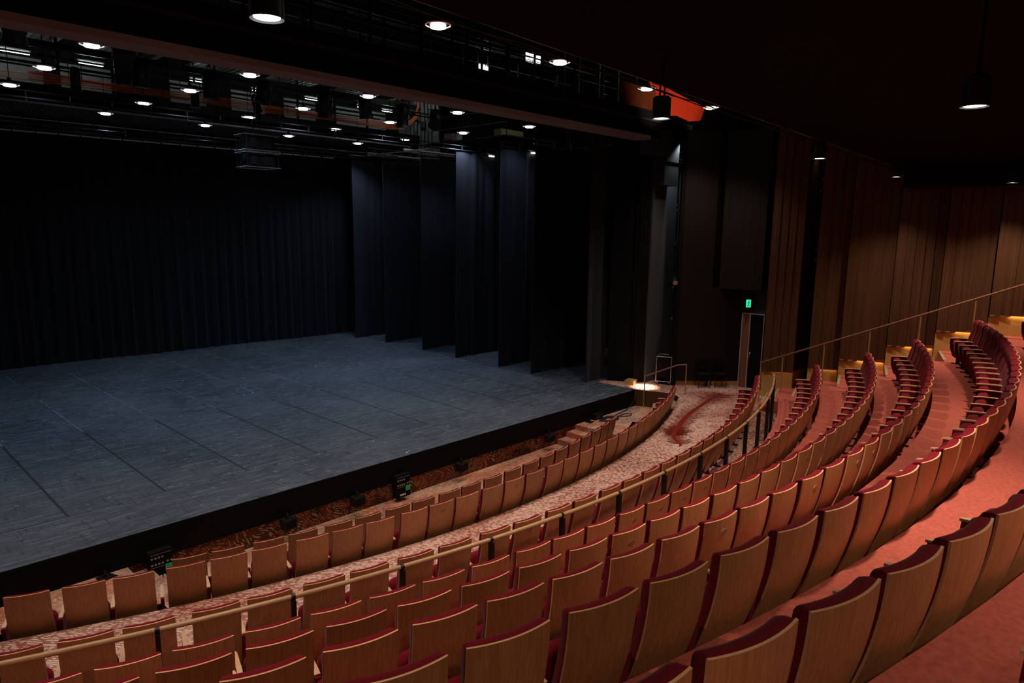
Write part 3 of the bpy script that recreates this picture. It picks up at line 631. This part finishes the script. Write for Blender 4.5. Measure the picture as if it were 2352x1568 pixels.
def downlight(loc, label, r=.085):
    t = thing('downlight', label, 'light', loc, group='cylinder house downlights')
    b = MB(); b.cyl((0, 0, .0), r*1.28, .24, 'black', 24, cap=False); b.cyl((0, 0, .24), r*1.28, .02, 'black', 24, r); b.obj('housing', t)
    b = MB(); b.cyl((0, 0, .01), r, .02, 'lensd', 24); b.obj('lens', t)
    b = MB(); b.tube([(-.05, 0, .24), (-.05, 0, .42), (.05, 0, .42), (.05, 0, .24)], .012, 'black', 6); b.tube([(0, 0, .42), (0, 0, .9)], .014, 'black', 6); b.obj('yoke', t)
    return t
DL = [((-6.74, -22.9, 5.75), 'bright warm downlight at upper left, front edge of the black ceiling'), ((-1.6, -22.7, 5.75), 'warm downlight hanging before the orange tarpaulin'), ((4.2, -22.5, 5.75), 'small warm downlight beside the timber wall panels'), ((9.6, -22.38, 5.75), 'tiny warm downlight at the far right wall corner'),
      ((-1.9, -25.98, 5.5), 'bright warm downlight at far right on the black ceiling'), ((9.9, -24.66, 5.55), 'small warm downlight at the right picture edge over the wall')]
dp = None; DP = (1, .9, .16, .06, .8, .10)
for kk, (loc, lab) in enumerate(DL):
    if dp is None: dp = t = downlight(loc, lab)
    else: t = dup(dp, loc, 0, lab)
    lamp('SPOT', 'beam', (0, 0, -.02), P_DOWN*DP[kk], WARM, t, size=.085, angle=108, blend=1)
for loc, wh in (((-12.2, -23.0, 5.85), 'left end of the front row of the house grid'), ((-9.4, -28.4, 5.8), 'added unseen fill behind the rear seats, left one'), ((-4.2, -29.0, 5.7), 'added unseen fill behind the rear seats, right one'), ((3.6, -26.2, 5.5), 'added unseen fill between the two right downlights')):     # front row goes on out of frame; three rear ones added as fill
    t = dup(dp, loc, 0, 'warm downlight, '+wh); lamp('SPOT', 'beam', (0, 0, -.02), P_DOWN*(.4 if loc[1] < -28 else .5), WARM, t, size=.085, angle=150 if loc[1] < -28 else 108, blend=.6)
# ---------------------------------------------------------------- portal beam and ceiling edge
t = thing('portal_beam', 'huge black portal beam with brown lower edge spanning above the stage front', 'beam', (-3, -15.7, 7.1)); P0 = Vector((-3, -15.7, 7.1))
b = MB(); b.box((-16, -15.75, 7.16), (9.6, -15.35, 7.92), 'matte'); b.box((-16, -15.80, 7.60), (9.6, -15.74, 7.66), 'brownblack'); inv(b.obj('web', t), P0)
b = MB(); b.box((-16, -15.86, 7.06), (8.9, -15.35, 7.17), 'lip'); inv(b.obj('bottom_flange', t), P0)
t = thing('cable_run', 'grey conduit and drooping cables along the black ceiling edge', 'cable', (0, -21.95, 6.4)); P0 = Vector((0, -21.95, 6.4))
b = MB()
for k in range(3):
    pts = []; n = 90
    for i in range(n+1):
        x = -12+24*i/n; pts.append((x, -21.93+.03*k, cz(x)-.01-.035*abs(math.sin(i*.42+k*1.7))*(1 if k else .1)+.05*(k == 0)))
    b.tube(pts, .013-.003*k, 'ring' if k == 0 else 'black', 5)
inv(b.obj('conduit', t), P0)
# equipment in the void above the cross aisle
for x in (-5.5, 1.5): pass
t = thing('catwalk', 'dark catwalk railing with steel pipes above the auditorium opening', 'catwalk', (0, -14.5, 9)); P0 = Vector((0, -14.5, 9)); b = MB()
for z, y, m in ((8.30, -14.4, 'black'), (8.7, -14.4, 'black'), (9.1, -14.4, 'black'), (8.5, -13.2, 'ring'), (9.35, -13.2, 'steel'), (9.9, -12.0, 'black')): b.tube([(-15, y, z), (9.6, y, z)], .028, m, 6)
inv(b.obj('rails', t), P0); b = MB()
for k in range(17): x = -14+1.4*k; b.box((x, -14.43, 8.0), (x+.05, -14.38, 9.2), 'black'); b.tube([(x+.6, -13.2, 8.1), (x+.6, -13.2, 11)], .02, 'black', 6)
inv(b.obj('uprights', t), P0)
b = MB(); b.box((-15, -14.35, 7.98), (9.6, -13.25, 8.04), 'black'); inv(b.obj('walkway', t), P0)
for k, (x, y, z, w, h, lab) in enumerate(((7.63, -10, 9.67, .42, .20, 'small glaring lit opening high above the beam, left one'), (10.1, -10, 10.45, .8, .30, 'wider glaring lit opening high above the beam, right one'))):
    t = thing('work_lamp_opening', lab, 'light', (x, y, z)); b = MB(); b.box((-w/2, 0, -h/2), (w/2, .04, h/2), 'tube'); b.obj('lens', t)
    b = MB()
    for a, c in (((-w/2-.04, -.03, -h/2-.04), (w/2+.04, .05, -h/2)), ((-w/2-.04, -.03, h/2), (w/2+.04, .05, h/2+.04)), ((-w/2-.04, -.03, -h/2), (-w/2, .05, h/2)), ((w/2, -.03, -h/2), (w/2+.04, .05, h/2))): b.box(a, c, 'black')
    b.tube([(-w*.1, -.05, -h/2), (w*.35, -.05, h/2+.1)], .025, 'black', 6); b.tube([(-w/2-.02, .02, h/2), (-w/2-.02, .02, 13.19-z)], .015, 'black', 5); b.tube([(w/2+.02, .02, h/2), (w/2+.02, .02, 13.19-z)], .015, 'black', 5); b.obj('frame', t)
    lamp('AREA', 'glow', (0, -.1, 0), 14, (.9, 1, .95), t, (rad(90), 0, 0), .3)
def board(name, p0, p1, z0, z1, mat, lab, cat, th=.04):
    b = MB(); d = Vector((p1[0]-p0[0], p1[1]-p0[1])); nr = Vector((-d.y, d.x)).normalized()*th
    b.prism([p0, p1, (p1[0]+nr.x, p1[1]+nr.y), (p0[0]+nr.x, p0[1]+nr.y)], z0, z1, mat)
    for t_ in (.05, .95): q = Vector(p0).lerp(Vector(p1), t_); b.tube([(q.x, q.y+.05, z0), (q.x, q.y+.05, 13.19)], .012, 'black', 5)
    return tag(b.obj(name), lab, cat)
board('orange_board', (7.1, -13.9), (8.9, -13.9), 7.7, 8.38, 'orange', 'low orange-brown board behind the portal beam', 'board')
board('orange_board', (10.1, -13.95), (12.05, -13.95), 7.7, 9.15, 'orange', 'tall orange-brown board behind the portal beam beside the tarpaulin', 'board')
# torn orange tarpaulin: outlined sheet with real folds
TP = [(11.3, 9.75), (11.85, 9.3), (12.35, 8.95), (12.1, 8.55), (12.9, 8.35), (13.9, 8.45), (14.8, 8.36), (15.75, 8.5), (15.85, 9.0), (14.8, 9.12), (13.4, 9.28), (12.6, 9.42), (11.9, 9.62)]
b = MB(); vs = [(x, -13.7+.12*math.sin(x*3.1+z*2), z+.1) for x, z in TP]; n = len(vs); b.add(vs, [tuple(range(n))], 'tarp'); w = [(x, y+.03, z) for x, y, z in vs]
b.add(w, [tuple(reversed(range(n)))], 'tarp'); b.add(vs+w, [(i, (i+1) % n, n+(i+1) % n, n+i) for i in range(n)], 'tarp')
for x_, z_ in ((11.5, 9.7), (12.6, 9.4), (13.9, 9.2), (15.3, 9.0)): b.tube([(x_, -13.66, z_), (x_, -13.66, 13.19)], .008, 'black', 5)
tag(b.obj('tarpaulin'), 'torn bright orange-red tarpaulin hanging in the ceiling opening', 'tarpaulin')
lamp('SPOT', 'tarpaulin_fill', (13.6, -17.6, 7.9), 330, (1, .85, .7), None, (rad(106), 0, rad(4)), .1, 80, .6)  # added fill to brighten the tarpaulin, no fitting behind it
lamp('SPOT', 'board_fill', (9.6, -17.4, 7.85), 90, (1, .85, .7), None, (rad(98), 0, rad(18)), .1, 50, .8)  # second added fill, aimed at the low orange board
t = thing('lighting_bridge', 'steel rails and uprights of the lighting bridge above the portal beam', 'bridge', (0, -12.2, 8.6)); P0 = Vector((0, -12.2, 8.6)); b = MB()
for z, y in ((8.75, -12.2), (9.15, -12.2), (9.6, -12.2), (9.2, -11.2), (9.9, -11.2)): b.tube([(-2, y, z), (15.4, y, z)], .015, 'steel', 6)
inv(b.obj('rails', t), P0); b = MB()
for k in range(15): b.box((-1.5+1.15*k, -12.26, 8.4), (-1.45+1.15*k, -12.2, 10.4), 'black')
b.box((-2, -12.2, 8.3), (15.4, -11.1, 8.36), 'black')
for x_ in (-1.8, 4, 10, 15.2): b.tube([(x_, -11.6, 8.3), (x_, -11.6, 13.19)], .02, 'black', 6)
inv(b.obj('frame', t), P0)
# ---------------------------------------------------------------- rear gallery over the stage
struct(MB().box((-16, 4.6, 8.2), (16, 4.7, 13), 'matte').obj('wall_gallery'))
t = thing('gallery', 'technical gallery with dark rails along the rear wall above the backdrop', 'gallery', (0, 3.2, 9.3)); P0 = Vector((0, 3.2, 9.3))
b = MB(); b.box((-15.5, 2.6, 9.0), (15.5, 4.6, 9.1), 'black'); b.box((-15.5, 2.55, 8.95), (15.5, 2.62, 9.25), 'black'); inv(b.obj('floor_deck', t), P0)
b = MB()
for z, h in ((9.95, .09), (10.55, .26)): b.box((-15.5, 2.56, z), (15.5, 2.62, z+h), 'black')
x = -15
while x < 15.5: b.box((x, 2.55, 9.1), (x+.09, 2.63, 11.4), 'black'); x += 1.9
inv(b.obj('railing', t), P0)
for k in range(9):
    b = MB(); x = -14.2+3.55*k; b.box((x, 2.9, 11.15), (x+2.3, 4.4, 11.2), 'grey')
    for j in range(8): b.box((x+.28*j, 2.9, 11.10), (x+.28*j+.05, 4.4, 11.15), 'greywall')
    inv(b.obj('soffit_panel', t), P0)
TX = [(-3.6, -2.4), (-.85, -.05), (3.2, 3.75), (5.9, 6.5), (8.5, 9.2), (11.4, 11.9), (-9, -8), (12.9, 13.5)]
for k, (x0, x1) in enumerate(TX):
    t = thing('tube_light', 'short white fluorescent tube, %s from left among gallery lights' % ORD[[1, 2, 3, 4, 5, 6, 7, 8][k]] if k < 6 else ['white fluorescent tube at the far left end of the gallery', 'white fluorescent tube at the far right end of the gallery'][k-6], 'light', (x0, 3.0, 10.36), group='gallery tube lights')
    b = MB(); b.tube([(0, 0, 0), (x1-x0, 0, 0)], .045, 'tube', 8); b.obj('tube', t); b = MB(); b.box((-.3, 1.5, -.75), (x1-x0+.7, 1.56, .15), 'grey'); b.obj('lit_wall_patch', t); b = MB(); b.box((-.05, .0, .06), (x1-x0+.05, .08, .12), 'grey'); b.obj('fitting', t)  # grey patch paints the tube's pool of light on the black wall
    lamp('AREA', 'glow', ((x1-x0)/2, .1, .16), 3.5, (.92, 1, .96), t, (rad(150), 0, 0), x1-x0, sy=.1)
t = thing('cable_bundle', 'bundle of orange cables running along the gallery and curling up', 'cable', (0, 2.5, 9.5)); P0 = Vector((0, 2.5, 9.5)); b = MB()
for k in range(12):
    dz = .055*(k % 6)+.05*(k//6); pts = [(x, 2.45+.01*k, 9.38+dz+.03*math.sin(x*.8+k)) for x in [(-2.6 if k % 3 else -4.0)+.5*i for i in range(36)] if x < 13.2]
    R = 1.5+.06*k; pts += [(13.3+R*math.sin(q), 2.5, 9.38+dz+R*(1-math.cos(q))) for q in (.3, .6, .9, 1.2, 1.5)]+[(13.3+R, 2.5, 11.8)]
    b.tube(pts, .012, 'cable', 5)
inv(b.obj('cables', t), P0)
struct(MB().box((15.0, 1.0, 7.6), (15.1, 4.6, 12.5), 'grey').obj('wall_gallery'))
t = thing('wall_conduit', 'black conduits and switch boxes on the grey gallery end wall', 'conduit', (14.95, 2.4, 8.2)); b = MB()
for k in range(7): b.tube([(0, -.9+.3*k, 0), (0, -.9+.3*k, 1.2+.45*(k % 3)), (0, -.75+.3*k, 4)], .02, 'black', 5)
b.obj('pipes', t)
for y_, z_ in ((-.4, 1.4), (.5, 2.0)): b = MB(); b.box((-.06, y_, z_), (.03, y_+.4, z_+.35), 'duct'); b.obj('switch_box', t)
lamp('AREA', 'gallery_wall_glow', (13.0, 1.5, 11.8), 14, (.9, 1, .97), None, (rad(40), 0, rad(-60)), .5)
# tension mesh under the gallery
b = MB()
for k in range(150): x = -8.0+.125*k; b.add([(x, -1.9, 8.0), (x+.012, -1.9, 8.0), (x+.012, 2.5, 8.0), (x, 2.5, 8.0)], [(0, 1, 2, 3)], 'ring')
for k in range(36): y = -1.9+.125*k; b.add([(-8, y, 7.995), (10.8, y, 7.995), (10.8, y+.012, 7.995), (-8, y+.012, 7.995)], [(0, 1, 2, 3)], 'ring')
b.box((-8, -1.95, 7.97), (10.8, -1.9, 8.03), 'steel'); b.box((-8, 2.5, 7.97), (10.8, 2.55, 8.03), 'black')
tag(b.obj('wire_mesh'), 'wide dark wire mesh stretched over the rear of the stage', 'mesh')
# pale trusses at the wing side
for k, (y, lab) in enumerate(((-1.9, 'pale steel beam above the rearmost side curtain'), (-4.4, 'pale steel beam above the third side curtain'))):
    b = MB(); b.box((8.6, y, 7.5), (13.5, y+.09, 7.56), 'ring'); b.box((8.6, y+.03, 7.42), (13.5, y+.06, 7.5), 'grey')
    for q in range(9): b.tube([(8.8+.5*q, y+.045, 7.56), (9.05+.5*q, y+.045, 7.75)], .012, 'grey', 5)
    b.tube([(8.6, y+.045, 7.76), (13.5, y+.045, 7.76)], .018, 'grey', 6); tag(b.obj('steel_beam'), lab, 'beam')
b = MB(); b.box((8.8, -6.5, 7.45), (8.9, .4, 7.5), 'grey'); b.box((12.2, -12, 7.45), (12.3, .4, 7.5), 'greywall'); tag(b.obj('steel_beam'), 'long pale steel beam running front to back over the wings', 'beam')
# rigged stage lanterns and hoist bodies: dark bodies hanging in the flies
def lantern(loc, rz, tilt, L, label, big=False):
    t = thing('stage_lantern', label, 'stage light', loc, rz, 'rigged stage lanterns'); r = .23 if big else .14
    mt = Matrix.Rotation(tilt, 4, 'X'); b = MB()
    def ring(rs, zs): b.tube([mt @ Vector((0, 0, z)) for z in zs], rs, 'black', 14)
    ring([r*.7, r, r, r*.9, r*1.12], [.0, -.06, -L*.6, -L*.62, -L]); b.obj('body', t)
    b = MB(); pts = [mt @ Vector(p) for p in ((-r-.03, 0, -L*.45),)]+[Vector((-r-.03, 0, .12)), Vector((r+.03, 0, .12))]+[mt @ Vector((r+.03, 0, -L*.45))]; b.tube(pts, .014, 'black', 6); b.obj('yoke', t)
    b = MB(); b.box((-.03, -.03, .12), (.03, .03, .28), 'black'); b.tube([(0, 0, .28), (0, 0, 1.3)], .02, 'black', 6); b.obj('clamp', t)
    return t
LP = LANTERNS
for k, (x, y, z, tilt, L, big, lab) in enumerate(LP): lantern((x, y, z), .3*k, tilt, L, lab, big)
for k, (y, z, lab) in enumerate(((-9.3, 8.95, 'upper black lighting pipe over the stage front'), (-6.0, 9.15, 'middle black lighting pipe over the stage'), (-3.0, 9.2, 'rear black lighting pipe over the stage'), (-12.6, 8.8, 'black lighting pipe just behind the portal beam'))):
    b = MB(); b.tube([(-14, y, z), (12.5, y, z)], .03, 'black', 8); tag(b.obj('lighting_pipe'), lab, 'pipe')
# hanging loudspeaker and projector cage
t = thing('speaker_cage', 'black caged speaker cluster hanging over the middle of the stage', 'speaker', (-.45, -10.0, 5.88)); b = MB()
for z in (.0, .36, .42, .80):
    for a, c in (((-.46, -.3, z), (.46, -.3, z)), ((-.46, .3, z), (.46, .3, z)), ((-.46, -.3, z), (-.46, .3, z)), ((.46, -.3, z), (.46, .3, z))): b.tube([a, c], .014, 'steel', 6)
for x in (-.42, .42):
    for y in (-.28, .28): b.tube([(x, y, -.03), (x, y, .84)], .014, 'black', 6)
b.obj('cage', t)
for z0, z1 in ((.03, .34), (.46, .78)):
    b = MB(); b.box((-.36, -.24, z0), (.36, .24, z1), 'matte'); b.box((-.30, -.25, z0+.04), (-.16, -.242, z1-.04), 'black'); b.box((.02, -.25, z0+.03), (.3, -.242, z1-.03), 'black'); b.obj('cabinet', t)
b = MB(); b.tube([(-.2, 0, .8), (0, 0, 1.1), (.2, 0, .8)], .012, 'black', 5); b.tube([(0, 0, 1.1), (0, 0, 7.31)], .012, 'black', 5); b.obj('suspension', t)
# shelf goods on the far gallery end
def at(x, y, z): return (x, y, z)
t = tag(MB().box((0, 0, 0), (.62, .5, .44), 'crate').obj('equipment_crate', loc=(11.5, -4.0, 8.05)), 'pale perforated equipment crate up beside the rigging', 'crate')
tag(MB().box((0, 0, 0), (1.3, .4, .27), 'cloth').obj('canvas_case', loc=(10.95, -7.6, 8.05)), 'long khaki canvas case lying up in the rigging level', 'case')
tag(superell(MB(), (0, 0, 0), (.28, .16, .07), 'redl', .8).obj('folded_cloth', loc=(11.1, -4.2, 8.115)), 'small red cloth on the rigging level', 'cloth')
t = thing('wing_platform', 'dark hanging platform over the wings carrying crate and cases', 'platform', (10.85, -8, 8.0)); b = MB(); b.box((0, 0, 0), (4.1, 5.2, .05), 'black')
for x_, y_ in ((.05, .05), (.05, 2.6), (.05, 5.1), (4.0, .05), (4.0, 5.1)): b.tube([(x_, y_, .04), (x_, y_, 5.19)], .018, 'black', 6)
b.obj('deck', t); b = MB()
for z_ in (.55, 1.05): b.tube([(.05, .05, z_), (.05, 5.1, z_)], .016, 'steel', 6)
b.obj('side_rail', t)
# duct boxes on the proscenium side
t = thing('air_duct', 'stepped dark duct box on the wall beside the portal beam', 'duct', (10.2, -15.6, 6.6)); b = MB()
b.box((-.95, -.1, .1), (-.25, .35, .78), 'duct'); b.box((-.25, -.15, -.05), (.62, .35, .82), 'brownblack'); b.box((-.25, -.14, -.8), (.56, .35, -.08), 'brownblack'); b.obj('casing', t)
b = MB(); b.box((-.27, -.17, -.08), (.64, .35, -.04), 'duct'); b.box((-.27, -.17, .80), (.64, .35, .84), 'duct'); b.obj('seam_flange', t)
# side lighting ladders in the wall recesses
def ladder(x, y, z0, z1, lab, rungs, lant=()):
    t = thing('lighting_ladder', lab, 'lighting ladder', (x, y, z0), group='lighting ladders'); b = MB(); b.tube([(0, 0, 0), (0, 0, z1-z0)], .026, 'black', 8); b.obj('pipe', t)
    for z in rungs: b = MB(); b.tube([(0, 0, z-z0), (.42, .12, z-z0)], .016, 'black', 6); b.tube([(0, 0, z-z0-.03), (0, 0, z-z0+.03)], .036, 'steel', 8); b.obj('bracket', t)
    for z in lant:
        b = MB(); b.tube([(0, -.05, z-z0), (-.28, -.22, z-z0-.12)], [.07, .10], 'black', 12); b.tube([(-.28, -.22, z-z0-.12), (-.30, -.235, z-z0-.13)], [.075, .075], 'steel', 12); b.obj('side_lamp', t)
ladder(10.42, -15.98, Z0, 7.3, 'lighting ladder in the grey lit recess beside the stage', (6.6, 5.2, 5.05, 4.0, 2.6, 1.6), (2.9,))
ladder(11.65, -17.0, 2.0, 7.2, 'lighting ladder between the two dark wall panels', (6.9, 5.6, 4.7, 3.6, 3.0, 2.7))
ladder(11.75, -18.62, 3.0, 7.2, 'lighting ladder with lamps above the exit door', (6.1, 5.9, 5.2, 3.2), (6.3,))
ladder(11.8, -19.85, 3.0, 6.6, 'lighting ladder in the recess by the lit timber panels', (5.6, 3.9, 3.6), (5.9,))
lamp('SPOT', 'recess_work_lamp', (10.9, -15.9, 7.15), 130, (.75, .9, 1), None, (rad(25), rad(12), 0), .05, 95)
lamp('SPOT', 'recess_work_lamp', (11.75, -18.68, 7.1), 14, (.85, .9, .9), None, (0, 0, 0), .04, 70)
lamp('SPOT', 'recess_work_lamp', (11.7, -19.8, 6.9), 10, (.85, .9, .9), None, (0, 0, 0), .04, 60)
# exit sign
t = thing('exit_sign', 'small green running figure exit sign above the door', 'sign', (11.62, -17.98, 2.0), rad(-45)); b = MB(); b.box((-.17, 0, 0), (.17, .05, .32), 'matte'); b.obj('box', t)
b = MB(); b.box((-.075, -.006, .04), (.075, -.001, .28), 'exitm'); b.obj('sign_face', t)
b = MB(); z = .08
for q in (((0, .145), (-.02, .09)), ((-.02, .09), (-.045, .06)), ((0, .12), (.035, .085)), ((0, .145), (.005, .2)), ((.005, .2), (-.035, .17)), ((.005, .2), (.04, .165))):
    b.tube([(q[0][0], -.009, q[0][1]), (q[1][0], -.009, q[1][1])], .009, 'matte', 5)
b.tube([(.012, -.008, .235), (.012, -.011, .235)], .017, 'matte', 8); b.obj('running_figure', t)
# three small wall plates
for k, (y, m, lab) in enumerate(((-22.72, 'plate', 'dim green wall plate on the timber wall, left of three'), (-22.86, 'steel', 'grey socket plate on the timber wall, middle of three'), (-22.99, 'matte', 'black wall plate on the timber wall, right of three'))):
    x = 10.9+(-22.2-y)*.87; b = MB(); b.box((-.01, -.05, 0), (.06, .05, .07), m); tag(b.obj('wall_plate', loc=(x-.06, y, 3.62)), lab, 'wall plate')
# flight case by the steps
t = thing('flight_case', 'tall open black flight case with bright metal corners beside the stage', 'flight case', (10.36, -15.86, Z0), rad(20)); w, d_, h = .24, .24, .92; b = MB()
b.box((-w, -d_, .09), (w, -d_+.02, .22), 'matte'); b.box((-w, d_-.02, .09), (w, d_, h), 'matte'); b.box((w-.02, -d_, .09), (w, d_, h), 'matte'); b.box((-w, -d_, .09), (w, d_, .12), 'matte'); b.box((-w, -d_, h-.03), (w, d_, h), 'matte'); b.box((-w+.01, -d_+.05, .22), (-w+.03, d_, h), 'matte'); b.box((-w+.04, -d_+.06, .3), (w-.04, d_-.03, .8), 'matte'); b.obj('case_body', t)
b = MB()
for x, y in ((-w, -d_), (w, -d_), (-w, d_), (w, d_)): b.box((x-.013, y-.013, .08), (x+.013, y+.013, h+.01), 'steel')
for z in (.1, h):
    for a, c in (((-w, -d_, z), (w, -d_, z)), ((-w, d_, z), (w, d_, z)), ((-w, -d_, z), (-w, d_, z)), ((w, -d_, z), (w, d_, z))): b.tube([a, c], .012, 'steel', 6)
b.obj('edge_trim', t)
for x, y in ((-.19, -.19), (.19, -.19), (-.19, .19), (.19, .19)): b = MB(); b.tube([(x-.015, y, .04), (x+.015, y, .04)], .04, 'black', 12); b.box((x-.02, y-.015, .04), (x+.02, y+.015, .09), 'steel'); b.obj('caster', t)
b = MB(); b.box((.04, -d_-.008, .45), (.16, -d_+.01, .58), 'steel'); b.box((-.16, -d_+.055, .6), (-.02, -d_+.065, .72), 'duct'); b.obj('latch_plate', t)
# low timber box behind the rail
tag(MB().box((-.2, -.15, 0), (.2, .15, .14), 'gold').obj('timber_block', loc=(9.45, -15.15, Z0), rz=.3), 'small brass coloured block at the stage side by the proscenium', 'block')
# pool of light on the landing
lamp('SPOT', 'landing_lamp', (9.42, -15.70, .05), 190, (1, .84, .66), None, (rad(0), 0, 0), .04, 85, .9)
t = downlight((-5.35, -23.75, 6.15), 'warm downlight just above the top edge of the picture'); lamp('POINT', 'spill', (.42, .42, .12), 1.2, WARM, t, size=.05)
# black chairs by the wall
def stack_chair(loc, rz, lab):
    t = thing('side_chair', lab, 'chair', loc, rz, 'black chairs by the dark wall'); b = MB(); b.box((-.2, -.2, .42), (.2, .2, .46), 'matte'); b.obj('seat', t)
    b = MB(); b.box((-.2, .17, .55), (.2, .2, .84), 'matte'); b.obj('backrest', t)
    for x, y in ((-.18, -.18), (.18, -.18)): b = MB(); b.tube([(x, y, 0), (x, y, .44)], .012, 'black', 6); b.obj('leg', t)
    for x in (-.18, .18): b = MB(); b.tube([(x, .2, 0), (x, .18, .46), (x, .2, .84)], .012, 'black', 6); b.obj('leg', t)
stack_chair((10.75, -17.02, Z0), rad(-44), 'black chair by the dark wall, left one'); stack_chair((11.14, -17.38, Z0), rad(-44), 'black chair by the dark wall, right one beside the exit door')
# stage boxes with sockets under the stage edge
def stagebox(x, lab):
    t = thing('stage_box', lab, 'stage box', (x, -15.88, -1.42), 0, 'socket boxes on the stage front'); b = MB(); b.box((-.17, 0, 0), (.20, .14, .50), 'matte'); b.obj('housing', t)
    for r, zz in enumerate((.40, .29)):
        for c in range(4): b = MB(); b.tube([(-.13+.055*c, .002, zz), (-.13+.055*c, -.008, zz)], .018, 'steel', 10); b.obj('socket', t)
    for c in range(2): b = MB(); b.tube([(.115+.055*c, .002, .30), (.115+.055*c, -.008, .30)], .018, 'steel', 10); b.obj('socket', t)
    b = MB(); b.box((.07, -.012, .13), (.19, 0, .245), 'green'); b.obj('green_label', t)
    for c in range(3): b = MB(); b.tube([(-.06+.055*c, .002, .06), (-.06+.055*c, -.01, .06)], .021, 'white', 12); b.obj('round_socket', t)
    b = MB(); b.box((-.15, -.004, .235), (.05, 0, .242), 'grey'); b.box((-.15, -.004, .455), (.18, 0, .462), 'grey'); b.obj('marking_line', t)
stagebox(-.40, 'black socket box with green label under the middle of the stage edge')
stagebox(-5.40, 'black socket box with green label at lower left behind the seats')
t = stagebox(6.75, 'black socket box with green label and cables near the stage corner steps')
# small loudspeakers tucked under the edge
for k, (x, lab) in enumerate(((-6.2, 'small black speaker under the stage edge at far left'), (-3.1, 'small black speaker under the stage edge left of centre'), (-1.55, 'small black speaker under the stage edge beside the middle socket box'), (1.35, 'small black speaker under the stage edge right of the middle socket box'), (4.55, 'small black speaker under the stage edge above the carpeted steps'), (6.35, 'small black speaker under the stage edge beside the corner socket box'))):
    t = thing('edge_speaker', lab, 'speaker', (x, -15.86, -1.27), .2, 'small speakers under the stage edge'); b = MB(); b.prism([(-.14, -.09), (.14, -.09), (.10, .12), (-.10, .12)], 0, .19, 'black'); b.obj('cabinet', t)
    b = MB(); b.box((-.12, -.10, .02), (.12, -.088, .17), 'matte'); b.obj('grille', t)
    b = MB(); b.box((-.02, .0, .19), (.02, .04, .30), 'black'); b.obj('bracket', t)
# coiled cable on the landing and lead from the stage
pts = []
for i in range(150):
    a = i*.21; R = .22+.05*math.sin(i*.13); pts.append((6.95+R*1.25*math.cos(a)+.1*math.sin(i*.05), -16.12+R*.7*math.sin(a), FL['B']+.016+.03*abs(math.sin(i*.07))))
pts += [(7.45, -16.2, FL['B']+.015), (7.75, -16.32, FL['B']+.015), (7.95, -16.22, FL['B']+.015), (7.8, -16.08, FL['B']+.015), (7.4, -16.1, FL['B']+.02)]
b = MB(); b.tube(pts, .014, 'blackcable', 6); b.tube([(7.2, -16.05, FL['B']+.015), (7.6, -15.95, FL['B']+.015), (8.1, -15.88, FL['B']+.02), (8.5, -15.82, FL['B']+.1), (8.72, -15.8, -.85), (8.74, -15.8, Z0+.01), (8.8, -15.6, Z0+.02)], .014, 'blackcable', 6)
tag(b.obj('coiled_cable'), 'black cable coiled on the landing, rising over the stage corner', 'cable')
# thin glare strips on batten ends
for k, (x, y, lab) in enumerate(((10.1, -7.95, 'tiny glaring lamp at the end of the fourth curtain batten'), (10.0, -10.24, 'tiny glaring lamp at the fifth curtain batten'))):
    t = thing('clip_lamp', lab, 'light', (x, y, 7.165 if k == 0 else 7.125)); b = MB(); b.box((-.16, -.03, -.03), (.10, .02, .01), 'tube'); b.obj('lens', t); b = MB(); b.box((-.13, -.02, .01), (.11, .02, .05), 'black'); b.obj('bracket', t)
